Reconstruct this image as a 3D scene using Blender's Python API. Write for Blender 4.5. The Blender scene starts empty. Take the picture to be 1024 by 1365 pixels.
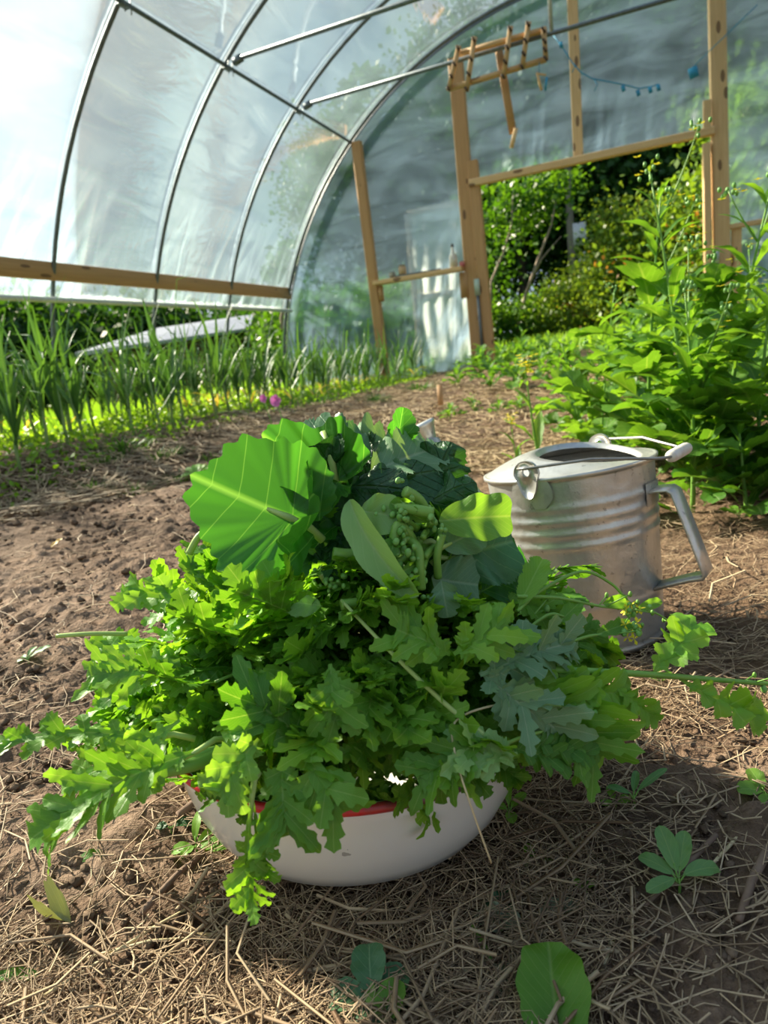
import bpy, math, random
import numpy as np
from mathutils import Vector, Matrix, noise

random.seed(7)
R = random.Random(11)
S = bpy.context.scene
COL = S.collection

# ------------------------------------------------------------------ camera, world, sun, exposure
F = 880.0
W_, H_ = 1024.0, 1365.0
fwd = Vector((-.380, .898, -.2246)).normalized()
rgt = Vector((.925, .363, -.1137)); rgt = (rgt - fwd * rgt.dot(fwd)).normalized()
upv = rgt.cross(fwd)
CAM = Vector((0, 0, .55))
cd = bpy.data.cameras.new('camera'); cam = bpy.data.objects.new('camera', cd); COL.objects.link(cam)
M3 = Matrix((rgt, upv, -fwd)).transposed()
cam.matrix_world = Matrix.Translation(CAM) @ M3.to_4x4()
cd.sensor_fit = 'VERTICAL'; cd.sensor_height = 36.0; cd.lens = 36.0 * F / H_
cd.clip_start = .01; cd.clip_end = 500
cd.dof.use_dof = True; cd.dof.focus_distance = .78; cd.dof.aperture_fstop = 6.5
S.camera = cam

S.view_settings.view_transform = 'Standard'; S.view_settings.look = 'None'
S.view_settings.gamma = 1.0; S.view_settings.use_curve_mapping = False
S.view_settings.exposure = 0.38
S.cycles.transparent_max_bounces = 24
S.cycles.max_bounces = 10
S.cycles.transmission_bounces = 8
S.cycles.sample_clamp_indirect = 6.0
S.cycles.caustics_reflective = False

wd = bpy.data.worlds.new('sky'); S.world = wd; wd.use_nodes = True
nt = wd.node_tree; nt.nodes.clear()
def N(nt, t, **kw):
    n = nt.nodes.new(t)
    for k, v in kw.items():
        if k.startswith('i_'):
            n.inputs[k[2:].replace('_', ' ')].default_value = v
        else: setattr(n, k, v)
    return n
o_ = N(nt, 'ShaderNodeOutputWorld'); bg = N(nt, 'ShaderNodeBackground')
tc = N(nt, 'ShaderNodeTexCoord'); sx = N(nt, 'ShaderNodeSeparateXYZ')
nt.links.new(tc.outputs['Generated'], sx.inputs[0])
rp = N(nt, 'ShaderNodeValToRGB'); rp.color_ramp.elements[0].color = (.62, .78, .92, 1); rp.color_ramp.elements[1].color = (.12, .27, .62, 1)
rp.color_ramp.elements[0].position = .0; rp.color_ramp.elements[1].position = .85
nt.links.new(sx.outputs['Z'], rp.inputs[0])
mp = N(nt, 'ShaderNodeMapping'); mp.inputs['Scale'].default_value = (1.0, 1.0, 1.7)
nt.links.new(tc.outputs['Generated'], mp.inputs[0])
cn = N(nt, 'ShaderNodeTexNoise'); cn.inputs['Scale'].default_value = 2.6; cn.inputs['Detail'].default_value = 5; cn.inputs['Roughness'].default_value = .52
nt.links.new(mp.outputs[0], cn.inputs['Vector'])
cr = N(nt, 'ShaderNodeValToRGB'); cr.color_ramp.elements[0].position = .44; cr.color_ramp.elements[1].position = .66
nt.links.new(cn.outputs['Fac'], cr.inputs[0])
mx = N(nt, 'ShaderNodeMix', data_type='RGBA'); mx.inputs['B'].default_value = (.90, .93, .97, 1)
nt.links.new(cr.outputs[0], mx.inputs['Factor']); nt.links.new(rp.outputs[0], mx.inputs['A'])
nt.links.new(mx.outputs['Result'], bg.inputs['Color']); bg.inputs['Strength'].default_value = .70
nt.links.new(bg.outputs[0], o_.inputs[0])

SUND = Vector((-.80, .24, .56)).normalized()
ld = bpy.data.lights.new('sun', 'SUN'); ld.energy = 14.5; ld.angle = math.radians(2.5); ld.color = (1.0, .87, .66)
so = bpy.data.objects.new('sun', ld); COL.objects.link(so)
so.rotation_euler = SUND.to_track_quat('Z', 'Y').to_euler(); so.location = SUND * 30

# ------------------------------------------------------------------ ray helpers (photo frame -> a point in the place)
def ray(x, y): return rgt * ((x - 512) / F) + upv * ((682.5 - y) / F) + fwd
def P(x, y, t): return CAM + ray(x, y) * t
def PY(x, y, Y): d = ray(x, y); return CAM + d * (Y / d.y)

# ------------------------------------------------------------------ ground height
CP = np.array([(-.36,.65,0),(-.1,0,0),(-.6,.15,.0),(-.1,.45,.0),(.25,.5,.03),(.55,.7,.07),(.0,1.15,0),(-.2,1.35,0),(.23,1.87,.06),(.8,1.5,.15),
 (-1.0,.55,.05),(-1.2,1.0,.11),(-.8,1.3,.06),(-.6,1.9,.03),(-2.05,1.5,.16),(-1.55,1.97,.17),(-1.1,2.2,.10),(-2.35,1.75,.13),(-1.9,2.2,.13),(-2.65,2.16,.3),(-2.5,3.5,.30),
 (-1.5,3.0,.12),(-1.7,4.5,.2),(-2.4,7.1,.28),(-3.3,2.2,.31),(-3.3,5,.31),(-4.1,3.5,.22),(-4.1,7,.25),(-1.84,7.8,.34),(.6,7.8,.4),(-.77,3.23,.05),(-.9,4.5,.19),(-.9,6,.28),
 (.1,2.6,.1),(.5,4,.22),(1.5,2,.25),(1.5,5,.33),(-1.6,.3,.07),(-2.6,.6,.15),(-5,5,.15),(-8,9,.15),(-14,9,.2),(0,14,.5),(6,14,.7),(-6,16,.4),(0,30,1.0),(-20,30,.5),(20,20,1.2),(3.2,4,.35),(3,0,.35),(0,-2,-.05),(-4,-2,.15),(30,0,.6),(-30,0,.2),(0,-30,0)], float)
_d = np.sqrt(((CP[:, None, :2] - CP[None, :, :2]) ** 2).sum(-1) + .15 ** 2)
_w = np.linalg.solve(_d + np.eye(len(CP)) * 1e-3, CP[:, 2] - .1)
def gz(x, y):
    return float(np.sqrt((CP[:, 0] - x) ** 2 + (CP[:, 1] - y) ** 2 + .0225) @ _w + .1)
def gz_np(X, Y):
    out = np.full(X.shape, .1)
    for c, w in zip(CP, _w): out += w * np.sqrt((X - c[0]) ** 2 + (Y - c[1]) ** 2 + .0225)
    return out
def G(px, py):
    d = ray(px, py); t = .3; prev = t
    while t < 60:
        p = CAM + d * t
        if p.z <= gz(p.x, p.y):
            lo, hi = prev, t
            for _ in range(12):
                m = (lo + hi) / 2; q = CAM + d * m
                if q.z <= gz(q.x, q.y): hi = m
                else: lo = m
            q = CAM + d * hi; q.z = gz(q.x, q.y); return q
        prev = t; t *= 1.03
    return None
def on(x, y, dz=0): return Vector((x, y, gz(x, y) + dz))

# ------------------------------------------------------------------ mesh builder and tagging
class MB:
    def __init__(s): s.v = []; s.f = []; s.uv = []; s.c = []; s.hasc = False
    def add(s, v, f, uv=None, c=None):
        o = len(s.v); s.v += [tuple(p) for p in v]; s.f += [tuple(i + o for i in q) for q in f]
        s.uv += list(uv) if uv else [(0, 0)] * len(v)
        if c: s.hasc = True
        s.c += [c or (1, 1, 1, 1)] * len(v)
    def tube(s, pts, rad, n=8, cap=True, c=None):
        pts = [Vector(p) for p in pts]
        if not hasattr(rad, '__len__'): rad = [rad] * len(pts)
        vs = []; fs = []; uv = []
        u = None; L = 0
        for i, p in enumerate(pts):
            t = (pts[min(i + 1, len(pts) - 1)] - pts[max(i - 1, 0)]).normalized()
            if u is None: u = t.orthogonal().normalized()
            u = (u - t * u.dot(t)).normalized(); w = t.cross(u)
            if i: L += (p - pts[i - 1]).length
            for k in range(n):
                a = 2 * math.pi * k / n
                vs.append(p + (u * math.cos(a) + w * math.sin(a)) * rad[i]); uv.append((.5, L))
        for i in range(len(pts) - 1):
            for k in range(n): fs.append((i * n + k, i * n + (k + 1) % n, (i + 1) * n + (k + 1) % n, (i + 1) * n + k))
        if cap: fs.append(tuple(range(n))[::-1]); fs.append(tuple(range((len(pts) - 1) * n, len(pts) * n)))
        s.add(vs, fs, uv, c)
    def box(s, a, b, wx, wz, up=(0, 0, 1), bev=.0, c=None):
        """a beam from a to b, wx wide, wz deep"""
        a = Vector(a); b = Vector(b); t = (b - a).normalized(); up = Vector(up)
        x = t.cross(up).normalized(); z = x.cross(t)
        k = min(wx, wz) * .12
        prof = [(wx/2-k, wz/2), (wx/2, wz/2-k), (wx/2, -wz/2+k), (wx/2-k, -wz/2), (-wx/2+k, -wz/2), (-wx/2, -wz/2+k), (-wx/2, wz/2-k), (-wx/2+k, wz/2)]
        nseg = max(1, int((b - a).length / .4)); vs = []; fs = []; uv = []
        for i in range(nseg + 1):
            p = a.lerp(b, i / nseg)
            for q in prof: vs.append(p + x * q[0] + z * q[1]); uv.append((q[0] + q[1] * 1.3, (b - a).length * i / nseg))
        for i in range(nseg):
            for j in range(8): fs.append((i*8+j, i*8+(j+1)%8, (i+1)*8+(j+1)%8, (i+1)*8+j))
        fs.append(tuple(range(8))[::-1]); fs.append(tuple(range(nseg*8, nseg*8+8)))
        s.add(vs, fs, uv, c)
    def lathe(s, prof, n=64, mat=None, c=None):
        """prof: list of (r, z)"""
        vs = []; fs = []
        for r, z in prof:
            for k in range(n):
                a = 2 * math.pi * k / n; vs.append(Vector((r * math.cos(a), r * math.sin(a), z)))
        for i in range(len(prof) - 1):
            for k in range(n): fs.append((i*n+k, i*n+(k+1)%n, (i+1)*n+(k+1)%n, (i+1)*n+k))
        if mat is not None: vs = [mat @ v for v in vs]
        s.add(vs, fs, None, c)
    def ball(s, c0, r, n=8, m=5, sc=(1, 1, 1), rot=None, c=None):
        vs = []; fs = []
        for i in range(m + 1):
            th = math.pi * i / m
            for k in range(n):
                a = 2 * math.pi * k / n
                v = Vector((math.sin(th)*math.cos(a)*sc[0], math.sin(th)*math.sin(a)*sc[1], math.cos(th)*sc[2])) * r
                if rot is not None: v = rot @ v
                vs.append(Vector(c0) + v)
        for i in range(m):
            for k in range(n): fs.append((i*n+k, (i+1)*n+k, (i+1)*n+(k+1)%n, i*n+(k+1)%n))
        s.add(vs, fs, None, c)
    def build(s, name, mat, parent=None, smooth=True, shift=None):
        me = bpy.data.meshes.new(name)
        vs = s.v
        if shift is not None: vs = [(p[0]-shift[0], p[1]-shift[1], p[2]-shift[2]) for p in vs]
        me.from_pydata(vs, [], s.f)
        uvl = me.uv_layers.new(name='UVMap')
        li = np.empty(len(me.loops), np.int32); me.loops.foreach_get('vertex_index', li)
        uvl.data.foreach_set('uv', np.array(s.uv, np.float32)[li].ravel())
        if s.hasc:
            ca = me.color_attributes.new('tint', 'FLOAT_COLOR', 'POINT')
            ca.data.foreach_set('color', np.array(s.c, np.float32).ravel())
        me.polygons.foreach_set('use_smooth', [smooth] * len(me.polygons))
        me.materials.append(mat)
        ob = bpy.data.objects.new(name, me); COL.objects.link(ob)
        if parent is not None: ob.parent = parent
        if shift is not None: ob.location = shift
        return ob

def tag(o, label=None, cat=None, group=None, kind=None):
    if label: o['label'] = label
    if cat: o['category'] = cat
    if group: o['group'] = group
    if kind: o['kind'] = kind
    return o
def empty(name, loc, label, cat, group=None):
    o = bpy.data.objects.new(name, None); COL.objects.link(o); o.location = loc; o.empty_display_size = .05
    return tag(o, label, cat, group)
def copy_tree(o, parent=None):
    c = o.copy(); COL.objects.link(c)
    if parent is not None: c.parent = parent
    for ch in [x for x in CHILD.get(o.name, [])]: copy_tree(ch, c)
    return c
CHILD = {}
def child(mb, name, mat, root, **k):
    ob = mb.build(name, mat, root, **k); CHILD.setdefault(root.name, []).append(ob); return ob
def frame(base, d, nrm):
    y = Vector(d).normalized(); z = Vector(nrm); z = z - y * z.dot(y)
    if z.length < 1e-4: z = y.orthogonal()
    z.normalize(); x = y.cross(z)
    m = Matrix((x, y, z)).transposed().to_4x4(); m.translation = Vector(base); return m

# ------------------------------------------------------------------ materials
def mat(name):
    m = bpy.data.materials.new(name); m.use_nodes = True; m.node_tree.nodes.clear()
    return m, m.node_tree, N(m.node_tree, 'ShaderNodeOutputMaterial')
def L(nt, a, b): nt.links.new(a, b)
def mixc(nt, fac, a, b, blend='MIX'):
    n = N(nt, 'ShaderNodeMix', data_type='RGBA', blend_type=blend)
    for key, v in (('Factor', fac), ('A', a), ('B', b)):
        if hasattr(v, 'links') or hasattr(v, 'is_linked'): L(nt, v, n.inputs[key])
        else: n.inputs[key].default_value = v if key == 'Factor' else (*v, 1)
    return n.outputs['Result']
def mth(nt, op, a, b=0.0, c=0.0):
    n = N(nt, 'ShaderNodeMath', operation=op)
    for i, v in enumerate((a, b, c)):
        if hasattr(v, 'is_linked'): L(nt, v, n.inputs[i])
        else: n.inputs[i].default_value = v
    return n.outputs[0]
def ramp(nt, fac, stops):
    n = N(nt, 'ShaderNodeValToRGB'); e = n.color_ramp.elements
    e[0].position, e[0].color = stops[0][0], (*stops[0][1], 1); e[1].position, e[1].color = stops[-1][0], (*stops[-1][1], 1)
    for p, c in stops[1:-1]: k = e.new(p); k.color = (*c, 1)
    L(nt, fac, n.inputs[0]); return n.outputs[0]
def noi(nt, scale, detail=4, vec=None, rough=.55, dist=0):
    n = N(nt, 'ShaderNodeTexNoise'); n.inputs['Scale'].default_value = scale; n.inputs['Detail'].default_value = detail
    n.inputs['Roughness'].default_value = rough; n.inputs['Distortion'].default_value = dist
    if vec is not None: L(nt, vec, n.inputs['Vector'])
    return n.outputs['Fac']
def bump(nt, h, strength=.3, dist=.01):
    n = N(nt, 'ShaderNodeBump'); n.inputs['Strength'].default_value = strength; n.inputs['Distance'].default_value = dist
    L(nt, h, n.inputs['Height']); return n.outputs[0]
def objco(nt): return N(nt, 'ShaderNodeTexCoord').outputs['Object']
def mapd(nt, vec, scale=(1, 1, 1), rot=(0, 0, 0)):
    n = N(nt, 'ShaderNodeMapping'); n.inputs['Scale'].default_value = scale; n.inputs['Rotation'].default_value = rot
    L(nt, vec, n.inputs[0]); return n.outputs[0]

def leaf_mat(name, dark, light, trans=.45, tcol=None, rough=.42, vein=.5, vcol=(.45, .62, .22), nveins=8, bumpy=.25, spec=.4, sharp=16.0):
    m, nt, out = mat(name)
    uv = N(nt, 'ShaderNodeUVMap').outputs[0]; s = N(nt, 'ShaderNodeSeparateXYZ'); L(nt, uv, s.inputs[0])
    v = mth(nt, 'ABSOLUTE', mth(nt, 'SUBTRACT', s.outputs['X'], .5))           # 0 at midrib
    mid = mth(nt, 'SUBTRACT', 1.0, mth(nt, 'MULTIPLY', v, sharp * 1.6)); mid = mth(nt, 'MAXIMUM', mid, 0.0)
    wob = mth(nt, 'MULTIPLY', noi(nt, 14.0, 2, objco(nt)), .07)
    lat = mth(nt, 'FRACT', mth(nt, 'SUBTRACT', mth(nt, 'MULTIPLY', mth(nt, 'ADD', s.outputs['Y'], wob), float(nveins)), mth(nt, 'MULTIPLY', v, float(nveins) * .7)))
    lat = mth(nt, 'MAXIMUM', mth(nt, 'SUBTRACT', 1.0, mth(nt, 'MULTIPLY', mth(nt, 'ABSOLUTE', mth(nt, 'SUBTRACT', lat, .5)), sharp)), 0.0)
    vv = mth(nt, 'MINIMUM', mth(nt, 'ADD', mid, mth(nt, 'MULTIPLY', lat, .6)), 1.0)
    oi = N(nt, 'ShaderNodeObjectInfo').outputs['Random']
    n1 = noi(nt, 9.0, 3, objco(nt))
    f = mth(nt, 'ADD', mth(nt, 'MULTIPLY', oi, .65), mth(nt, 'MULTIPLY', mth(nt, 'SUBTRACT', n1, .35), .7))
    base = mixc(nt, f, dark, light)
    base = mixc(nt, mth(nt, 'MULTIPLY', vv, vein), base, vcol)
    p = N(nt, 'ShaderNodeBsdfPrincipled'); L(nt, base, p.inputs['Base Color']); p.inputs['Roughness'].default_value = rough
    p.inputs['Specular IOR Level'].default_value = spec
    cr = noi(nt, 70.0, 3, objco(nt))
    nb = bump(nt, mth(nt, 'SUBTRACT', cr, mth(nt, 'MULTIPLY', vv, .8)), bumpy, .006); L(nt, nb, p.inputs['Normal'])
    t = N(nt, 'ShaderNodeBsdfTranslucent'); tcc = mixc(nt, 1.0, base, tcol or (1.9, 1.6, .5), 'MULTIPLY'); L(nt, tcc, t.inputs['Color'])
    x = N(nt, 'ShaderNodeMixShader'); x.inputs[0].default_value = trans
    L(nt, p.outputs[0], x.inputs[1]); L(nt, t.outputs[0], x.inputs[2]); L(nt, x.outputs[0], out.inputs[0])
    return m
def plain(name, c1, c2=None, rough=.6, scale=20., bumps=.0, metal=0., stretch=(1, 1, 1), spec=.4, use_tint=False, sub=0.):
    m, nt, out = mat(name)
    p = N(nt, 'ShaderNodeBsdfPrincipled'); p.inputs['Roughness'].default_value = rough; p.inputs['Metallic'].default_value = metal
    p.inputs['Specular IOR Level'].default_value = spec
    co = mapd(nt, objco(nt), stretch); n1 = noi(nt, scale, 5, co)
    c = mixc(nt, mth(nt, 'MULTIPLY_ADD', n1, 2.2, -.6), c1, c2 or tuple(x * .75 for x in c1))
    if use_tint:
        a = N(nt, 'ShaderNodeVertexColor'); a.layer_name = 'tint'; c = mixc(nt, 1.0, c, a.outputs[0], 'MULTIPLY')
    L(nt, c, p.inputs['Base Color'])
    if bumps: L(nt, bump(nt, n1, bumps, .01), p.inputs['Normal'])
    if sub:
        t = N(nt, 'ShaderNodeBsdfTranslucent'); L(nt, c, t.inputs['Color']); x = N(nt, 'ShaderNodeMixShader'); x.inputs[0].default_value = sub
        L(nt, p.outputs[0], x.inputs[1]); L(nt, t.outputs[0], x.inputs[2]); L(nt, x.outputs[0], out.inputs[0])
    else: L(nt, p.outputs[0], out.inputs[0])
    return m

def wood_mat(name, c1, c2, knot=(.12, .05, .02)):
    m, nt, out = mat(name)
    uv = N(nt, 'ShaderNodeUVMap').outputs[0]
    oi = N(nt, 'ShaderNodeObjectInfo').outputs['Random']
    ad = N(nt, 'ShaderNodeVectorMath', operation='ADD'); L(nt, uv, ad.inputs[0])
    cb = N(nt, 'ShaderNodeCombineXYZ'); L(nt, mth(nt, 'MULTIPLY', oi, 17.0), cb.inputs[0]); L(nt, mth(nt, 'MULTIPLY', oi, 9.0), cb.inputs[1]); L(nt, cb.outputs[0], ad.inputs[1])
    g = noi(nt, 1.0, 5, mapd(nt, ad.outputs[0], (60, 2.2, 1)), .6, .6)
    c = mixc(nt, mth(nt, 'MULTIPLY_ADD', g, 2.0, -.5), c1, c2)
    vo = N(nt, 'ShaderNodeTexVoronoi'); L(nt, mapd(nt, ad.outputs[0], (9, 3.2, 1)), vo.inputs['Vector']); vo.inputs['Scale'].default_value = 1.0
    kf = mth(nt, 'LESS_THAN', vo.outputs['Distance'], .17)
    c = mixc(nt, mth(nt, 'MULTIPLY', kf, .8), c, knot)
    p = N(nt, 'ShaderNodeBsdfPrincipled'); L(nt, c, p.inputs['Base Color']); p.inputs['Roughness'].default_value = .65
    L(nt, bump(nt, g, .15, .004), p.inputs['Normal']); L(nt, p.outputs[0], out.inputs[0]); return m

MW = wood_mat('pine', (.80, .53, .27), (.64, .38, .16))
MW2 = wood_mat('dark_pine', (.56, .31, .13), (.42, .22, .085))
MGAL = plain('galvanised_pipe', (.17, .20, .22), (.10, .12, .13), .4, 30, .05, .55)

# film
def film_mat(name, base=.42, wave=.75, tint=(.90, .97, 1.0), refr=0.0, white=(.64, .87, 1.0), streak=1.0, tl=.6):
    m, nt, out = mat(name)
    uv = N(nt, 'ShaderNodeUVMap').outputs[0]; s = N(nt, 'ShaderNodeSeparateXYZ'); L(nt, uv, s.inputs[0])
    U, V = s.outputs['X'], s.outputs['Y']
    # tension creases fan out from the lower rail: the light they catch is painted as whiter streaks, fading with height
    fade = mth(nt, 'POWER', mth(nt, 'MAXIMUM', mth(nt, 'SUBTRACT', 1.0, mth(nt, 'MULTIPLY', V, 1.0)), 0.0), 1.5)
    fade = mth(nt, 'MULTIPLY', fade, mth(nt, 'MAXIMUM', mth(nt, 'MULTIPLY_ADD', noi(nt, 1.0, 1, mapd(nt, uv, (1.3, 0, 0))), 4.0, -1.4), .15))
    def cre(sh, sc, seed):
        cb = N(nt, 'ShaderNodeCombineXYZ')
        L(nt, mth(nt, 'MULTIPLY', mth(nt, 'ADD', U, mth(nt, 'MULTIPLY', V, sh)), sc), cb.inputs[0]); L(nt, mth(nt, 'MULTIPLY', V, .25), cb.inputs[1]); cb.inputs[2].default_value = seed
        n = noi(nt, 1.0, 1.5, cb.outputs[0], .5)
        return mth(nt, 'POWER', mth(nt, 'MAXIMUM', mth(nt, 'MULTIPLY_ADD', n, 3.2, -1.6), 0.0), 1.4)
    cs = mth(nt, 'ADD', mth(nt, 'ADD', cre(-.75, 5, 1.3), cre(-.4, 8, 4.1)), cre(-.1, 9, 7.7))
    cs = mth(nt, 'MULTIPLY', mth(nt, 'MULTIPLY', cs, fade), streak)
    cb = N(nt, 'ShaderNodeCombineXYZ'); L(nt, mth(nt, 'MULTIPLY', U, 1.1), cb.inputs[0]); L(nt, mth(nt, 'MULTIPLY', V, 4.0), cb.inputs[1])
    wv = noi(nt, 1.0, 4, cb.outputs[0], .5, .8)
    fac = mth(nt, 'ADD', base, mth(nt, 'MULTIPLY', mth(nt, 'SUBTRACT', wv, .5), wave))
    fac = mth(nt, 'ADD', fac, mth(nt, 'MULTIPLY', cs, .9)); fac = mth(nt, 'MINIMUM', mth(nt, 'MAXIMUM', fac, .06), .95)
    nb = bump(nt, mth(nt, 'ADD', wv, cs), .35, .03)
    d = N(nt, 'ShaderNodeBsdfDiffuse'); d.inputs['Color'].default_value = (*white, 1); L(nt, nb, d.inputs['Normal'])
    t = N(nt, 'ShaderNodeBsdfTranslucent'); t.inputs['Color'].default_value = (*white, 1); L(nt, nb, t.inputs['Normal'])
    x1 = N(nt, 'ShaderNodeMixShader'); x1.inputs[0].default_value = tl; L(nt, d.outputs[0], x1.inputs[1]); L(nt, t.outputs[0], x1.inputs[2])
    tr = N(nt, 'ShaderNodeBsdfTransparent'); tr.inputs['Color'].default_value = (*tint, 1); trs = tr.outputs[0]
    if refr:
        rf = N(nt, 'ShaderNodeBsdfRefraction'); rf.inputs['IOR'].default_value = 1.12; rf.inputs['Roughness'].default_value = .34; rf.inputs['Color'].default_value = (*tint, 1)
        L(nt, nb, rf.inputs['Normal'])
        xr = N(nt, 'ShaderNodeMixShader'); xr.inputs[0].default_value = refr; L(nt, trs, xr.inputs[1]); L(nt, rf.outputs[0], xr.inputs[2]); trs = xr.outputs[0]
    x2 = N(nt, 'ShaderNodeMixShader'); L(nt, fac, x2.inputs[0]); L(nt, trs, x2.inputs[1]); L(nt, x1.outputs[0], x2.inputs[2])
    gl = N(nt, 'ShaderNodeBsdfGlossy'); gl.inputs['Roughness'].default_value = .12; L(nt, nb, gl.inputs['Normal'])
    fr = N(nt, 'ShaderNodeFresnel'); fr.inputs['IOR'].default_value = 1.4
    x3 = N(nt, 'ShaderNodeMixShader'); L(nt, mth(nt, 'MULTIPLY', fr.outputs[0], .6), x3.inputs[0]); L(nt, x2.outputs[0], x3.inputs[1]); L(nt, gl.outputs[0], x3.inputs[2])
    L(nt, x3.outputs[0], out.inputs[0]); return m

# ------------------------------------------------------------------ the tunnel: plastic film walls
XC, ZC, RR = -.66, .14, 3.82            # arch centre (world z) and radius
YE = 7.8
def arch(th, r=RR): return XC + r * math.cos(th), ZC + r * math.sin(th)
th0 = math.asin((1.29 - ZC) / RR)
FILM_SIDE = film_mat('plastic_film', .26, .38, refr=0.0, streak=1.3)
FILM_END = film_mat('end_plastic_film', .27, .8, refr=.7, tint=(.70, .88, 1.0), white=(.47, .69, .92), tl=.5, streak=.6)
mb = MB(); NA, NY = 90, 60; vs = []; uv = []; fs = []
for j in range(NY + 1):
    y = -10 + (YE + .04 + 10) * j / NY
    for i in range(NA + 1):
        th = math.pi - th0 - (math.pi - 2 * th0) * i / NA
        x, z = arch(th, RR + .03); vs.append((x, y, z)); uv.append((y, min(i, NA - i) / NA * (math.pi - 2 * th0) * RR - .2))
for j in range(NY):
    for i in range(NA): fs.append((j*(NA+1)+i, j*(NA+1)+i+1, (j+1)*(NA+1)+i+1, (j+1)*(NA+1)+i))
mb.add(vs, fs, uv)
tag(mb.build('wall_left', FILM_SIDE), 'curved clear plastic film wall and roof of the tunnel', 'greenhouse film', kind='structure')
# end wall film, with the doorway left open
mb = MB()
DX0, DX1, DZ = -1.80, .60, 2.30
def zt(x): return ZC + math.sqrt(max(0, RR ** 2 - (x - XC) ** 2))
xs = sorted(set([round(XC - RR + .02 + i * (2 * RR - .04) / 64, 3) for i in range(65)] + [DX0, DX1]))
for a, b in zip(xs, xs[1:]):
    mid = (a + b) / 2; z0 = DZ if DX0 < mid < DX1 else .15
    n = 12; vs = []; uv = []; fs = []
    for i in range(n + 1):
        for xx in (a, b):
            zz = z0 + (max(zt(xx), z0) - z0) * i / n; vs.append((xx, YE + .05, zz)); uv.append((xx + 3.3, zz - (z0 if z0 > 1 else 1.3)))
    for i in range(n): fs.append((2*i, 2*i+1, 2*i+3, 2*i+2))
    mb.add(vs, fs, uv)
tag(mb.build('wall_end', FILM_END), 'clear plastic film across the end of the tunnel around the doorway', 'greenhouse film', kind='structure')

mb = MB()  # unseen closing film, added so the open end leaves no reflection edge
for a, b in zip(xs, xs[1:]):
    mb.add([(a, -10, .0), (b, -10, .0), (b, -10, max(.1, zt(b))), (a, -10, max(.1, zt(a)))], [(0, 1, 2, 3)], [(a + 3, -1), (b + 3, -1), (b + 3, 1), (a + 3, 1)])
tag(mb.build('wall_near_added', FILM_SIDE), 'unseen plastic film added far behind the camera to even out reflections', 'greenhouse film', kind='structure')
# ------------------------------------------------------------------ ground
def axis(core0, core1, step, lo, hi, g=1.09):
    a = list(np.arange(core0, core1, step)); s = step; x = a[-1]
    while x < hi: s *= g; x += s; a.append(x)
    s = step; x = a[0]; pre = []
    while x > lo: s *= g; x -= s; pre.append(x)
    return np.array(pre[::-1] + a)
ax_, ay_ = axis(-1.5, .75, .0085, -45, 45), axis(.05, 2.1, .0085, -25, 60)
GX, GY = np.meshgrid(ax_, ay_); GZ = gz_np(GX, GY)
def smooth01(x): x = np.clip(x, 0, 1); return x * x * (3 - 2 * x)
def straw_cover(X, Y):
    a = np.maximum(smooth01((X + .56 + .3 * (Y - .5)) / .25), smooth01((.40 - Y) / .08) * smooth01((X + .95) / .2)) * (Y < 3.2)                       # round the basin, and to the right
    a = a * (1 - .93 * smooth01((X + .09) / .09) * smooth01((1.0 - Y) / .2))             # bare mound, front right
    a = np.maximum(a, smooth01((-X - 1.85 - .3 * np.abs(Y - 2)) / .25 + .3) * smooth01((X + 2.75) / .2) * (Y > .6))  # left path
    a = np.maximum(a, smooth01((Y - 2.5) / .5) * smooth01((X + 2.6) / .3) * smooth01((.2 - X) / .3))
    return np.clip(a, 0, 1)
def grass_cover(X, Y):
    return np.maximum(smooth01((Y - 7.7) / .5), np.maximum(smooth01((-X - 4.1) / .4), smooth01((X - 3.2) / .5)))
SC, GC = straw_cover(GX, GY), grass_cover(GX, GY)
pts = np.stack([GX.ravel(), GY.ravel(), GZ.ravel()], 1)
dz = np.zeros(len(pts)); sc_f = SC.ravel(); gc_f = GC.ravel()
near = (np.abs(pts[:, 0]) < 4.5) & (pts[:, 1] < 8.5) & (pts[:, 1] > -1)
for i in np.nonzero(near)[0]:
    x, y = pts[i, 0], pts[i, 1]
    a = noise.noise((x * 5, y * 5, 0)) * .016
    b = abs(noise.noise((x * 17, y * 17, 3))) * .022 + abs(noise.noise((x * 37, y * 37, 9))) * .013 + noise.noise((x * 80, y * 80, 5)) * .004
    dz[i] = a + b * (1 - .45 * sc_f[i]) - .008
bowl_d = np.sqrt((pts[:, 0] + .36) ** 2 + (pts[:, 1] - .65) ** 2); can_d = np.sqrt((pts[:, 0] + .12) ** 2 + (pts[:, 1] - 1.23) ** 2)
dz = np.where(bowl_d < .15, -.012, dz); dz = np.where(can_d < .14, -.012, dz)
pts[:, 2] += dz
nx, ny = len(ax_), len(ay_)
idx = np.arange(nx * ny).reshape(ny, nx)
fc = np.stack([idx[:-1, :-1], idx[:-1, 1:], idx[1:, 1:], idx[1:, :-1]], -1).reshape(-1, 4)
me = bpy.data.meshes.new('ground'); me.from_pydata(pts.tolist(), [], fc.tolist())
ca = me.color_attributes.new('tint', 'FLOAT_COLOR', 'POINT')
ca.data.foreach_set('color', np.stack([sc_f, gc_f, sc_f * 0, sc_f * 0 + 1], 1).astype(np.float32).ravel())
me.polygons.foreach_set('use_smooth', [True] * len(me.polygons))
m, nt, out = mat('garden_soil')
a = N(nt, 'ShaderNodeVertexColor'); a.layer_name = 'tint'; s = N(nt, 'ShaderNodeSeparateColor'); L(nt, a.outputs[0], s.inputs[0])
co = objco(nt)
n1 = noi(nt, 3.5, 6, co, .6); n2 = noi(nt, 60, 5, co, .65); n3 = noi(nt, 14, 5, co, .6)
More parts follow.
